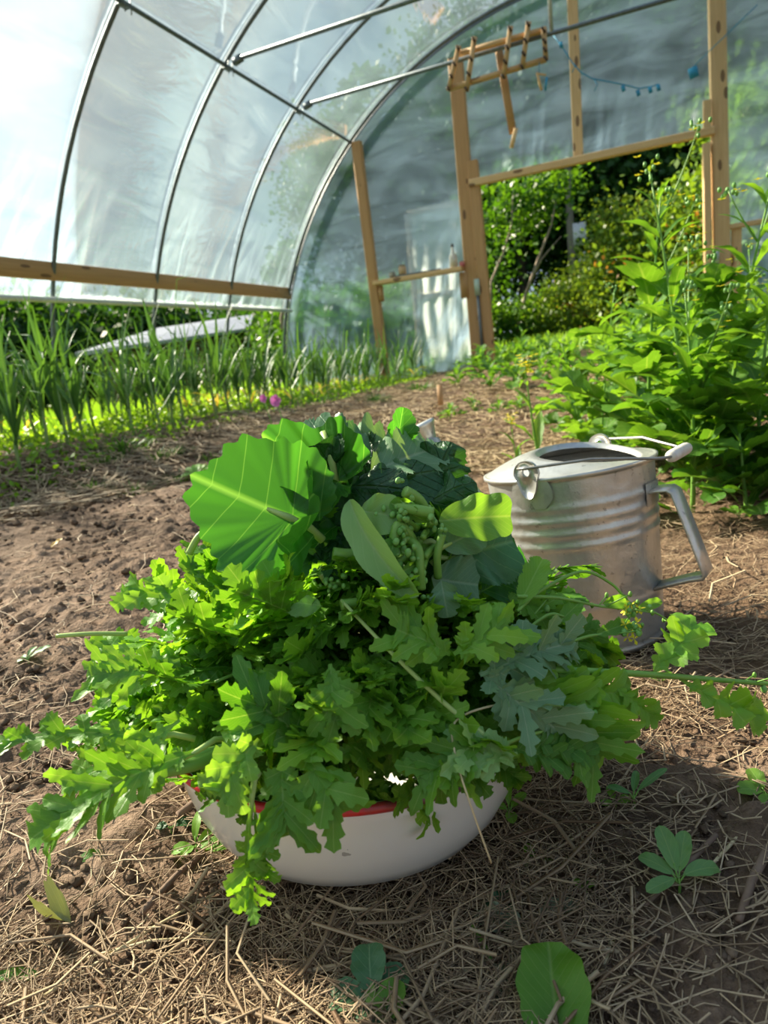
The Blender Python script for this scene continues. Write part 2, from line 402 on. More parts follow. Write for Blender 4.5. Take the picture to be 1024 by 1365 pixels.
c = ramp(nt, mth(nt, 'ADD', mth(nt, 'MULTIPLY', n1, .55), mth(nt, 'MULTIPLY', n2, .45)), [(.32, (.070, .042, .027)), (.5, (.165, .104, .068)), (.66, (.32, .215, .15))])
st = ramp(nt, n3, [(.3, (.085, .05, .03)), (.55, (.20, .122, .07)), (.75, (.36, .24, .14))])
c = mixc(nt, mth(nt, 'MULTIPLY', s.outputs[0], .6), c, st)
gr = ramp(nt, n1, [(.3, (.05, .11, .02)), (.7, (.13, .24, .045))]); c = mixc(nt, s.outputs[1], c, gr)
p = N(nt, 'ShaderNodeBsdfPrincipled'); L(nt, c, p.inputs['Base Color']); p.inputs['Roughness'].default_value = .9; p.inputs['Specular IOR Level'].default_value = .2
L(nt, bump(nt, mth(nt, 'ADD', n2, mth(nt, 'MULTIPLY', n3, .8)), .8, .02), p.inputs['Normal']); L(nt, p.outputs[0], out.inputs[0])
me.materials.append(m); go = bpy.data.objects.new('ground', me); COL.objects.link(go)
tag(go, 'brown garden soil with trodden straw and green grass outside', 'ground', kind='structure')

# ------------------------------------------------------------------ hoops, rails, posts
def hoop(y, label, r=.017, rad=RR, name='hoop_pipe'):
    mb = MB(); pts_ = []
    for i in range(61):
        th = math.pi * i / 60; x, z = arch(th, rad)
        pts_.append((x, y, z))
    pts_ = [(pts_[0][0], y, .05)] + pts_ + [(pts_[-1][0], y, .2)]
    mb.tube(pts_, r, 10)
    return tag(mb.build(name, MGAL), label, 'hoop', 'tunnel hoops')
hoop(4.09, 'dark steel tunnel hoop nearest the camera, leftmost of the row')
hoop(5.27, 'steel tunnel hoop second from the left, carrying the upper cross brace')
hoop(6.48, 'steel tunnel hoop third from the left, carrying the cross brace with the wooden rack')
hoop(YE - .04, 'steel tunnel hoop framing the end wall, meeting the left wall stud', .02)
hoop(2.87, 'steel tunnel hoop passing overhead before the first braced one'); hoop(YE + .10, 'outer steel hoop clamped against the end wall film', .015, RR + .03)
zp = 3.0; xp = XC - math.sqrt((RR - .03) ** 2 - (zp - ZC) ** 2)
mb = MB(); mb.tube([(xp, y, zp) for y in np.linspace(-.5, YE - .03, 12)], .016, 10)
t = tag(mb.build('purlin_pipe', MGAL), 'long steel purlin running under the hoops along the tunnel', 'pipe')
for y in (4.09, 5.27, 6.48):
    for dy in (-.03, .03):
        mb = MB(); mb.tube([(xp + .035, y + dy, zp + .03), (xp + .03, y + dy, zp - .02), (xp + .025, y + dy, zp - .07)], .004, 6)
        mb.build('bolt', MGAL, t)
    mb = MB(); mb.box((xp + .0, y - .045, zp - .02), (xp + .0, y + .045, zp - .02), .05, .008)
    mb.build('clamp', MGAL, t)
def brace(y, label):
    zb = 3.03; h = math.sqrt((RR - .03) ** 2 - (zb - ZC) ** 2); mb = MB()
    mb.tube([(XC - h + .05, y, zb), (XC + h - .05, y, zb)], .0185, 10)
    o = tag(mb.build('brace_pipe', MGAL), label, 'pipe', 'cross braces')
    for s in (-1, 1): mb = MB(); mb.box((XC + s * (h - .03), y, zb - .02), (XC + s * (h - .11), y, zb), .05, .05); mb.build('end_clamp', MGAL, o)
brace(5.27, 'upper steel cross brace tied to the second hoop'); brace(6.48, 'steel cross brace that carries the wooden rack')
mb = MB(); mb.tube([(-.72, 6.48, 3.03), (-.72, 6.48, ZC + RR - .01)], .018, 10)
tag(mb.build('king_post_pipe', plain('bright_galv', (.55, .58, .6), (.4, .43, .45), .35, 30, .05, .6)), 'short upright steel pipe rising from the cross brace', 'pipe')
# hip rail (wood) on the left side
zb = 1.49; xb = XC - math.sqrt(RR ** 2 - (zb - ZC) ** 2)
mb = MB(); mb.box((xb - .01, -1.0, zb), (xb - .01, YE, zb), .038, .135)
tag(mb.build('hip_rail', MW2), 'brown wooden rail along the foot of the left film wall', 'rail')
mb = MB(); mb.tube([(xb - .02, -1.0, 1.28), (xb - .02, YE, 1.28)], .022, 8)
tag(mb.build('roll_bar', plain('roll_plastic', (.72, .74, .72), (.55, .57, .55), .5)), 'pale roll-up bar hemming the left film wall', 'pipe')
# right side rail too
mb = MB(); mb.box((2 * XC - xb + .01, -1, zb), (2 * XC - xb + .01, YE, zb), .038, .135)
tag(mb.build('hip_rail', MW2), 'wooden rail along the foot of the right film wall, off to the side', 'rail')

def post(name, x0, z0, x1, z1, w, d, y, label, m=MW, grp=None, yb=None):
    mb = MB(); mb.box((x0, y, z0), (x1, y if yb is None else yb, z1), w, d, up=(0, 1, 0))
    return tag(mb.build(name, m, smooth=False), label, 'post' if 'rail' not in name and 'header' not in name and 'shelf' not in name else 'board', grp)
post('wall_stud', -3.06, .2, -3.09, 3.0, .115, .09, YE - .03, 'wooden wall stud left of the shelf, reaching up to the end hoop', MW2)
post('door_post', -1.87, .2, -1.86, 3.55, .155, .09, YE - .03, 'tall wooden door post on the left side of the doorway', MW2)
post('door_jamb', -1.72, .2, -1.755, 2.52, .115, .09, YE - .06, 'shorter reddish wooden jamb inside the left door post', MW2)
post('gable_stud', -.66, 2.3, -.65, ZC + RR - .02, .10, .05, YE - .0, 'wooden stud standing on the header above the doorway')
post('door_post', .685, .3, .62, 3.62, .15, .10, YE - .03, 'tall knotty wooden door post on the right side of the doorway')
post('door_jamb', .545, .3, .53, 2.2, .07, .11, YE - .08, 'pale weathered jamb fixed to the right door post')
post('side_stud', .80, .3, .80, 1.42, .09, .06, YE - .0, 'short stud under the rail right of the doorway')
post('header_beam', -1.80, 2.295, .60, 2.30, .075, .075, YE - .09, 'wooden header beam across the top of the doorway')
post('header_block', .535, 2.30, .535, 2.57, .07, .05, YE - .1, 'small upright wooden block on the right end of the header')
post('side_rail', .72, 1.42, 3.0, 1.44, .045, .08, YE - .02, 'thin wooden rail on the end wall right of the doorway')
sh = post('wall_shelf', -3.03, 1.43, -1.95, 1.435, .045, .16, YE - .10, 'narrow wooden shelf carrying jars between stud and door post')
mb = MB(); mb.box((-1.96, YE - .06, 1.12), (-1.96, YE - .06, 1.40), .09, .05, up=(0, 1, 0)); mb.build('bracket', MW2, sh)
mb = MB(); mb.box((-2.98, YE - .06, 1.22), (-2.98, YE - .06, 1.40), .05, .05, up=(0, 1, 0)); mb.build('bracket', MW2, sh)
MST = plain('hinge_steel', (.16, .17, .17), (.08, .08, .08), .5, 20, .1, .4)
MPLT = plain('hinge_plate', (.45, .52, .42), (.32, .38, .3), .5, 20, .1, .2)
mb = MB(); mb.box((.615, YE - .15, .55), (.61, YE - .15, 1.10), .035, .02, up=(0, 1, 0)); o = tag(mb.build('door_track', MST), 'dark metal strip on the right door post', 'strip')
mb = MB(); mb.box((.61, YE - .15, 1.08), (.61, YE - .15, 1.22), .05, .022, up=(0, 1, 0)); mb.build('end_plate', MPLT, o)
mb = MB(); mb.box((-1.795, YE - .12, .3), (-1.80, YE - .12, 1.13), .03, .02, up=(0, 1, 0)); o = tag(mb.build('door_track', MST), 'dark metal strip between left door post and jamb', 'strip')
mb = MB(); mb.box((-1.80, YE - .12, 1.12), (-1.80, YE - .12, 1.30), .06, .022, up=(0, 1, 0)); mb.build('end_plate', MPLT, o)

# leaning film-covered door, swung open outside
dr = empty('swung_door', (-2.35, 8.35, .3), 'plastic covered door swung open outside, behind the shelf', 'door')
FDOOR = film_mat('door_film', .90, .2, white=(.97, .88, .76), streak=.6, tl=.8)
mb = MB(); xa, xb_, y0, y1 = -.40, .45, .0, -.1
n = 30; vs = []; fs = []; uv = []
for j in range(31):
    for i in range(n + 1):
        u = i / n; z = 1.93 * j / 30
        vs.append((xa + (xb_ - xa) * u, y0 + .018 * math.sin(u * 31 + 2 * math.sin(z * 2.3)) * (.3 + z / 2) + .012 * math.sin(z * 9 + u * 14), z)); uv.append((u * 1.6 + 3, z))
for j in range(30):
    for i in range(n): fs.append((j*(n+1)+i, j*(n+1)+i+1, (j+1)*(n+1)+i+1, (j+1)*(n+1)+i))
mb.add(vs, fs, uv); mb.build('film_panel', FDOOR, dr)
mb = MB()
for a, b in (((xa, y0, 0), (xa, y0, 1.95)), ((xb_, y0, 0), (xb_, y0, 1.95)), ((xa, y0, 1.95), (xb_, y0, 1.95)), ((xa, y0, .95), (xb_, y0, .95)), ((xa, y0, .03), (xb_, y0, .03))):
    mb.box(a, b, .06, .035, up=(0, 1, 0))
mb.build('door_frame', wood_mat('pale_pine', (.72, .52, .33), (.6, .4, .24)), dr)

# jars on the shelf
MGL = plain('jar_glass', (.55, .56, .5), (.35, .36, .33), .15, 12, 0, 0); MLID = plain('jar_lid', (.30, .25, .16), (.2, .16, .1), .4, 30, 0, .4)
def jar(px, r, h, label, body, lid=None, neck=None, cap=MLID):
    x = PY(px, 365, YE - .10).x; o = empty('jar' if not neck else 'bottle', (x, YE - .10, 1.455), label, 'jar' if not neck else 'bottle')
    mb = MB(); pr = [(0, 0), (r, 0), (r, h * .8), (r * .8, h * .9)]
    if neck: pr = [(0, 0), (r, 0), (r, h * .5), (r * .4, h * .62), (r * .33, h)]
    mb.lathe(pr + [(0, pr[-1][1])], 20); mb.build('body', body, o)
    mb = MB(); rr_ = (r * .85 if not neck else r * .4); mb.lathe([(0, h * .88), (rr_, h * .88), (rr_, h), (0, h)], 20); mb.build('lid', cap, o)
    return o
jar(523, .04, .07, 'small dark lidded jar at the left end of the shelf', plain('jar_a', (.42, .38, .3), (.25, .22, .16), .3))
jar(537, .045, .13, 'taller tan can on the shelf beside the small jar', plain('can_tan', (.62, .42, .25), (.45, .28, .15), .5))
jar(606, .045, .26, 'pale glass bottle with a dark cap on the shelf by the door post', plain('bottle_glass', (.75, .7, .6), (.5, .42, .33), .15), neck=True, cap=MST)
jar(617, .03, .06, 'small pink cup beside the bottle at the shelf end', plain('pink_cup', (.65, .2, .2), (.5, .14, .14), .5))
mb = MB(); mb.tube([(-2.75, YE - .15, 1.463), (-2.2, YE - .12, 1.466)], .011, 8); tag(mb.build('rod', MST), 'thin dark rod lying along the shelf', 'rod')

# wooden rack on the brace, hanging lath
YR = 6.43
rk = empty('wooden_rack', (-1.2, YR, 3.0), 'wooden slatted rack with clothes-peg notches hung on the cross brace', 'rack')
def RKP(x, y, yy=YR): return PY(x, y, yy) - Vector(rk.location)
MWR = wood_mat('rack_pine', (.66, .42, .2), (.5, .29, .12)); MPEG = plain('peg_dark', (.09, .05, .03))
for a, b in (((612, 72), (729, 39)), ((598, 119), (728, 79))):
    mb = MB(); mb.box(RKP(*a), RKP(*b), .035, .055, up=(0, 1, 0)); mb.build('rail', MWR, rk)
for a, b in (((612, 61), (598, 121)), ((633, 49), (622, 122)), ((681, 35), (671, 105)), ((705, 29), (696, 92)), ((725, 38), (728, 80))):
    mb = MB(); A, B = RKP(*a, YR - .045), RKP(*b, YR - .045); mb.box(A, B, .04, .02, up=(0, 1, 0)); mb.build('slat', MWR, rk)
    for k in (.05, .4, .68, .96): mb = MB(); q = A.lerp(B, k); mb.box(q + Vector((-.012, -.03, .012)), q + Vector((.012, -.02, -.025)), .018, .03, up=(0, 1, 0)); mb.build('peg', MPEG, rk)
mb = MB(); mb.box(PY(665, 66, YR + .09), PY(684, 178, YR + .09), .065, .02, up=(0, 1, 0)); lt = mb.build('hanging_lath', MW2); tag(lt, 'brown wooden lath dangling behind the rack', 'lath')
mb = MB(); mb.box(PY(688, 171, YR + .07), PY(682, 197, YR + .07), .035, .02, up=(0, 1, 0)); mb.build('end_block', MW, lt)
# blue twine with tags
MBL = plain('blue_twine', (.04, .32, .50), (.03, .22, .38), .6)
tw = [(737, 46), (748, 60), (762, 82), (775, 97), (790, 105), (812, 109), (832, 113), (852, 118), (870, 115), (878, 112)]
mb = MB(); mb.tube([PY(x, y, 7.66) for x, y in tw], .006, 6)
for (x, y) in ((762, 82), (792, 106)):
    q = PY(x, y, 7.66); mb.tube([q, q + Vector((.03, 0, -.05)), q + Vector((.0, 0, -.10))], .005, 5)
o = tag(mb.build('twine', MBL), 'blue twine strung across the film above the doorway', 'twine')
for (x, y) in ((747, 56), (830, 114), (850, 120), (866, 116), (877, 113)):
    mb = MB(); q = PY(x, y, 7.65); mb.box(q, q + Vector((.012, 0, -.055)), .035, .006, up=(0, 1, 0)); mb.build('tag', MBL, o)
mb = MB(); q = PY(923, 90, 7.64); mb.box(q, q + Vector((.02, 0, -.09)), .08, .01, up=(0, 1, 0)); mb.tube([q, PY(975, 40, 7.64), PY(1010, 6, 7.64)], .004, 5)
tag(mb.build('tarp_scrap', MBL), 'blue scrap tied by twine beside the right door post', 'scrap')
o = empty('hanging_charm', PY(719, 82, 6.4), 'small dangling charm of sticks and blue thread below the rack', 'ornament')
b0 = Vector(o.location)
mb = MB(); mb.tube([(0, 0, 0), PY(719, 98, 6.4) - b0], .003, 5); mb.build('thread', MBL, o)
mb = MB(); mb.tube([PY(716, 97, 6.4) - b0, PY(722, 120, 6.4) - b0], .012, 6); mb.tube([PY(715, 98, 6.4) - b0, PY(728, 100, 6.4) - b0], .008, 6); mb.build('stick', MW, o)
mb = MB(); mb.tube([PY(729, 103, 6.4) - b0, PY(727, 121, 6.4) - b0], .010, 6); mb.build('blue_tail', MBL, o)

# ------------------------------------------------------------------ enamel basin
BC = Vector((-.36, .652, 0)); BAX = Vector((.01, .13, 1)).normalized()
BM = frame(BC + Vector((0, 0, -.004)), Vector((0, 1, -.13)), BAX)
def enamel():
    m, nt, out = mat('white_enamel'); co = objco(nt)
    n1 = noi(nt, 9, 5, co); n2 = noi(nt, 38, 3, co); s = N(nt, 'ShaderNodeSeparateXYZ'); L(nt, co, s.inputs[0])
    c = mixc(nt, mth(nt, 'MULTIPLY_ADD', n1, 1.6, -.5), (.86, .83, .78), (.78, .73, .66))
    chip = mth(nt, 'GREATER_THAN', n2, .735); c = mixc(nt, mth(nt, 'MULTIPLY', chip, .55), c, (.12, .10, .09))
    p = N(nt, 'ShaderNodeBsdfPrincipled'); L(nt, c, p.inputs['Base Color']); p.inputs['Roughness'].default_value = .22
    p.inputs['Coat Weight'].default_value = .4; p.inputs['Coat Roughness'].default_value = .1
    L(nt, p.outputs[0], out.inputs[0]); return m
def redrim():
    m, nt, out = mat('red_rim_enamel'); co = objco(nt); s = N(nt, 'ShaderNodeSeparateXYZ'); L(nt, co, s.inputs[0])
    n1 = noi(nt, 30, 4, co)
    f = mth(nt, 'ADD', mth(nt, 'MULTIPLY', mth(nt, 'SUBTRACT', s.outputs['X'], .085), 14.0), mth(nt, 'MULTIPLY', mth(nt, 'SUBTRACT', n1, .5), 2.2))
    f = mth(nt, 'MINIMUM', mth(nt, 'MAXIMUM', f, 0.0), 1.0)
    c = mixc(nt, f, (.62, .025, .03), (.13, .075, .055))
    p = N(nt, 'ShaderNodeBsdfPrincipled'); L(nt, c, p.inputs['Base Color']); p.inputs['Roughness'].default_value = .3
    L(nt, p.outputs[0], out.inputs[0]); return m
MEN = enamel()
bowl = empty('enamel_basin', BC, 'white enamel basin with a red rim, full of cut greens', 'basin')
h = .125; rr = .222
BML = BM.copy(); BML.translation = BM.translation - BC
mb = MB()
prof = [(0, .0), (.132, .0), (.150, .004), (.167, .014), (.184, .034), (.197, .058), (.2065, .085), (.212, .108), (.215, h)]
inn = [(.209, h), (.206, .107), (.2005, .085), (.191, .06), (.178, .036), (.161, .018), (.14, .008), (0, .006)]
mb.lathe(prof + inn, 96, BML); mb.build('basin_body', MEN, bowl)
mb = MB(); rp_ = []
for i in range(97): a = 2 * math.pi * i / 96; rp_.append(BML @ Vector((.2165 * math.cos(a), .2165 * math.sin(a), h)))
mb.tube(rp_, .0052, 10, cap=False); ob = mb.build('rim', redrim(), bowl); ob['label'] = 'red rim, rusted brown at one end'
mb = MB()
mb.lathe([(.2125, h + .004), (.219, h + .0035), (.207, h - .012), (.2055, h - .012), (.2125, h + .004)], 96, BML); mb.build('inner_lip', MEN, bowl)

# ------------------------------------------------------------------ watering can
def galv():
    m, nt, out = mat('old_galvanised_tin'); co = objco(nt)
    n1 = noi(nt, 7, 5, co, .6); n2 = noi(nt, 55, 4, co, .6); n3 = noi(nt, 3.0, 2, mapd(nt, co, (1, 1, .5)))
    c = mixc(nt, mth(nt, 'MULTIPLY_ADD', n1, 2.2, -.6), (.78, .75, .69), (.33, .33, .32))
    c = mixc(nt, mth(nt, 'MULTIPLY_ADD', n3, 2.6, -1.25), c, (.50, .43, .34))
    c = mixc(nt, mth(nt, 'MULTIPLY', mth(nt, 'GREATER_THAN', n2, .66), .5), c, (.17, .16, .14))
    p = N(nt, 'ShaderNodeBsdfPrincipled'); L(nt, c, p.inputs['Base Color']); p.inputs['Metallic'].default_value = .6
    L(nt, mth(nt, 'MULTIPLY_ADD', n1, .34, .16), p.inputs['Roughness'])
    L(nt, bump(nt, mth(nt, 'ADD', n1, mth(nt, 'MULTIPLY', n2, .3)), .45, .008), p.inputs['Normal']); L(nt, p.outputs[0], out.inputs[0]); return m
MG = galv(); MWIRE = plain('bail_wire', (.35, .34, .32), (.2, .19, .18), .4, 40, 0, .7)
CB = Vector((-.119, 1.23, -.004)); CAX = Vector((-.09, .044, 1)).normalized()
e0 = Vector((.954, -.309, 0)); e_ = (e0 - CAX * e0.dot(CAX)).normalized(); w_ = CAX.cross(e_)     # e_: towards the handle, w_: away from the camera
CM = Matrix((e_, w_, CAX)).transposed().to_4x4()                                                # local x handle, y back, z up
can = empty('watering_can', CB, 'old galvanised metal watering can with side handle and wire bail, behind the basin', 'watering can')
def T(x, y, z): return CM @ Vector((x, y, z))
RB, RT, HC = .131, .150, .325
prof = [(0, .004), (RB - .004, .004), (RB + .002, 0), (RB + .003, .008), (RB, .012)]
for i in range(1, 80):
    z = .012 + (HC - .016) * i / 79; u = z / HC; r = RB + (RT - RB) * u ** .8
    for c0, wd, am in ((.275, .016, .0035), (.63, .014, .0055), (.70, .014, .006), (.77, .014, .006), (.84, .013, .0045)): r += am * .45 * math.exp(-((u - c0) / wd / 1.3) ** 2)
    prof.append((r, z))
prof += [(RT + .002, HC - .004), (RT + .006, HC - .001), (RT + .006, HC + .004), (RT + .001, HC + .005)]
inner = [(RT - .002, HC + .002), (RT - .004, HC - .02), (RB - .004, .02), (0, .02)]
mb = MB(); mb.lathe(prof + inner, 96, CM); mb.build('can_body', MG, can)
# hood, with the teardrop opening towards the handle
mb = MB(); n = 96; rings = []
for j in range(8):
    s = j / 7; ring = []
    for k in range(n):
        a = 2 * math.pi * k / n
        ox, oy, oz = (RT + .002) * math.cos(a), (RT + .002) * math.sin(a), HC + .004
        ix, iy = .045 + .088 * math.cos(a), .098 * math.sin(a) * (1 - .22 * math.cos(a))
        iz = HC + .040 - .036 * (ix + .05) / .18
        ring.append(T(ox + (ix - ox) * s, oy + (iy - oy) * s, oz + (iz - oz) * (1 - (1 - s) ** 1.6)))
    rings.append(ring)
ring = []
for k in range(n):
    a = 2 * math.pi * k / n; ix, iy = .045 + .084 * math.cos(a), .094 * math.sin(a) * (1 - .22 * math.cos(a)); ring.append(T(ix, iy, HC + .036 - .036 * (ix + .05) / .18 - .006))
rings.append(ring)
vs = [p for r_ in rings for p in r_]; fs = [(j*n+k, j*n+(k+1)%n, (j+1)*n+(k+1)%n, (j+1)*n+k) for j in range(len(rings)-1) for k in range(n)]
mb.add(vs, fs); mb.build('hood', MG, can)
# strap handle
def strap(mb, pts, width, thick):
    """flat strap through local (x, z) points, width along local y"""
    q = [Vector((x, 0, z)) for x, z in pts]; vs = []; fs = []
    for i, p in enumerate(q):
        t = (q[min(i+1, len(q)-1)] - q[max(i-1, 0)]).normalized(); nn = Vector((-t.z, 0, t.x))
        for a, b in ((-1, -1), (1, -1), (1, -.2), (.9, 1), (-.9, 1), (-1, -.2)): vs.append(T(*(p + nn * (thick / 2 * b)) + Vector((0, a * width / 2, 0))))
    for i in range(len(q) - 1):
        for k in range(6): fs.append((i*6+k, i*6+(k+1)%6, (i+1)*6+(k+1)%6, (i+1)*6+k))
    fs.append(tuple(range(6))[::-1]); fs.append(tuple(range(len(q)*6-6, len(q)*6))); mb.add(vs, fs)
mb = MB(); strap(mb, [(.140, .268), (.160, .272), (.178, .272), (.186, .266), (.198, .222), (.212, .166), (.222, .126), (.218, .118), (.195, .114), (.160, .104), (.134, .096)], .047, .006)
mb.build('handle', MG, can)
mb = MB()
for k in range(17):
    a = (k / 16 - .5) * .52; 
vs = []; fs = []
for j in range(5):
    for k in range(13):
        a = (k / 12 - .5) * .42; z = .246 + .04 * j / 4; r = RB + (RT - RB) * (z / HC) ** .8 + .0035; vs.append(T(r * math.cos(a), r * math.sin(a), z))
for j in range(4):
    for k in range(12): fs.append((j*13+k, j*13+k+1, (j+1)*13+k+1, (j+1)*13+k))
mb.add(vs, fs); mb.build('handle_patch', MG, can)
# bail ears
def ear(sy):
    mb = MB(); r0 = RT + .007
    vs = []; fs = []; n = 24; c = Vector((0, 0, HC + .014)); thick = .0035
    outer, inner_ = [], []
    for k in range(n):
        a = 2 * math.pi * k / n; R_ = .023 + (.020 * max(0, -math.sin(a)) ** 3)
        outer.append((R_ * math.cos(a) * (1 - .35 * max(0, -math.sin(a))), c.z + R_ * math.sin(a))); inner_.append((.007 * math.cos(a), c.z + .003 + .007 * math.sin(a)))
    for yy in (r0 - thick, r0 + thick):
        for q in (outer, inner_):
            for x, z in q: vs.append(T(x, sy * yy, z))
    def rg(a, b, flip=False):
        for k in range(n): f = (a*n+k, a*n+(k+1)%n, b*n+(k+1)%n, b*n+k); fs.append(f[::-1] if flip else f)
    rg(0, 1); rg(2, 3, True); rg(0, 2); rg(1, 3, True); mb.add(vs, fs)
    ob = mb.build('ear', MG, can)
    vs = []; fs = []; nn = 13                                       # the shield that follows the body, fused to the ear
    for j in range(7):
        t = j / 6; z = HC + .002 - .050 * t; half = .20 + .05 * math.sin(math.pi * t) if t < .7 else .25 - .35 * (t - .7)
        for k in range(nn):
            a = (k / (nn - 1) * 2 - 1) * half; r = RB + (RT - RB) * (z / HC) ** .8 + .0045 + .003 * math.cos(a / half * 1.57) * (1 - t)
            vs.append(T(r * math.sin(a), sy * r * math.cos(a), z))
    for j in range(6):
        for k in range(nn - 1): fs.append((j*nn+k, j*nn+k+1, (j+1)*nn+k+1, (j+1)*nn+k))
    mb2 = MB(); mb2.add(vs, fs); mb2.build('ear_shield', MG, ob)
ear(-1); ear(1)
# bail wire and grip (leaning over on the handle side)
gx, gzz, gy = .198, HC + .006, .046
mb = MB()
for sy in (-1, 1):
    mb.tube([T(-.012, sy * (RT + .014), HC + .025), T(.004, sy * (RT + .016), HC + .025), T(.10, sy * (RT - .03), HC + .024), T(gx - .012, sy * (gy + .008), gzz), T(gx, sy * gy, gzz), T(gx, sy * .0, gzz)], .0026, 8)
mb.build('bail_wire', MWIRE, can)
mb = MB(); mb.tube([T(gx, y, gzz) for y in (-gy, -gy + .004, -gy + .012, 0, gy - .012, gy - .004, gy)], [.0075, .0098, .0105, .0105, .0105, .0098, .0075], 16)
mb.build('bail_grip', plain('worn_white_grip', (.78, .74, .68), (.6, .5, .42), .5, 60, .1), can)
# spout and rose
A = T(-.115, 0, .09); B = Vector((-.458, 1.339, .395)) - CB; dv = (B - A).normalized()
mb = MB(); mb.tube([A, A.lerp(B, .2), A.lerp(B, .55), B - dv * .035], [.040, .034, .027, .020], 24); mb.build('spout', MG, can)
rosed = (dv + Vector((0, 0, .55)) + Vector((.0, -.25, 0))).normalized()
rm = frame(B - rosed * .02, rosed.orthogonal(), rosed)
mb = MB(); mb.lathe([(.018, -.03), (.020, -.01), (.031, .022), (.034, .024), (.034, .030), (.030, .032), (0, .034)], 40, rm); mb.build('rose', MG, can)

# ------------------------------------------------------------------ leaves
def blade(mb, M, Ln, Wd, n=36, cols=2, k=5, depth=.6, teeth=.15, kt=22, sweep=.45, curl=.5, fold=.25, ruff=.06, pet=.15, peak=.62, rnd=.7, seed=0, side=0.0, cup=0.0, uvs=1.0, twist=0.0):
    r = random.Random(seed); ph = [r.uniform(-.5, .5), r.uniform(-.5, .5)]; amp = [[r.uniform(.72, 1.12) for _ in range(int(k) + 4)] for _ in (0, 1)]; tam = [[r.uniform(.3, 1.3) for _ in range(int(kt) + 4)] for _ in (0, 1)]; sx = 2.2 if k <= 6 else 1.2; vary = min(1, depth * 2.2); rp1, rp2 = r.uniform(0, 6), r.uniform(0, 6)
    vs = []; uv = []; fs = []; pos = Vector((0, 0, 0)); ds = Ln / n; nc = 2 * cols + 1
    b = (1 - peak) / peak; mxe = (peak ** 1) * ((1 - peak) ** b)
    for i in range(n + 1):
        u = i / n; th = -curl * u ** 1.3; ps = side * u
        t = Vector((math.sin(ps), math.cos(ps) * math.cos(th), math.sin(th))); nn = Vector((0, -math.sin(th), math.cos(th))); xx = t.cross(nn).normalized()
        if twist: q_ = Matrix.Rotation(twist * u, 3, t); xx = q_ @ xx; nn = q_ @ nn
        if i: pos = pos + t * ds
        s = max(0, (u - pet) / (1 - pet)); env = (max(0, s * (1 - s) ** b) / mxe) ** rnd
        for c in range(-cols, cols + 1):
            v = c / cols; sd = 0 if v < 0 else 1
            dd = depth * (1 - .75 * max(0, (s - .72) / .28))
            lp = k * s + ph[sd] * .5; lob = (1 - dd * (.5 + .5 * math.cos(2 * math.pi * lp)) ** sx) * (1 - vary + vary * amp[sd][int(lp + 1)])
            tri = abs(((kt * s + ph[sd]) % 1) - .5) * 2
            w = Wd / 2 * (env * lob * (1 + teeth * (2 * tri - 1) * tam[sd][int(kt * s + ph[sd] + 1)]) + .018 * (1 - u) + .01)
            if i == n: w = Wd * .004
            a = abs(v); d = w * v
            z = fold * abs(d) + ruff * Wd * a * math.sin(9 * u + rp1 + (2.1 if sd else 0) + 2 * math.sin(5 * u + rp2)) * min(1, env * 1.5) + cup * d * d / max(Wd, .001)
            vs.append(M @ (pos + xx * d * (1 - .12 * fold) + t * (sweep * w * a ** 1.4 * (.25 + lob * .75)) + nn * z)); uv.append((.5 + .5 * v * min(1, w / (Wd / 2) + .05), u * uvs))
    for i in range(n):
        for c in range(nc - 1): fs.append((i*nc+c, i*nc+c+1, (i+1)*nc+c+1, (i+1)*nc+c))
    mb.add(vs, fs, uv)
    return pos
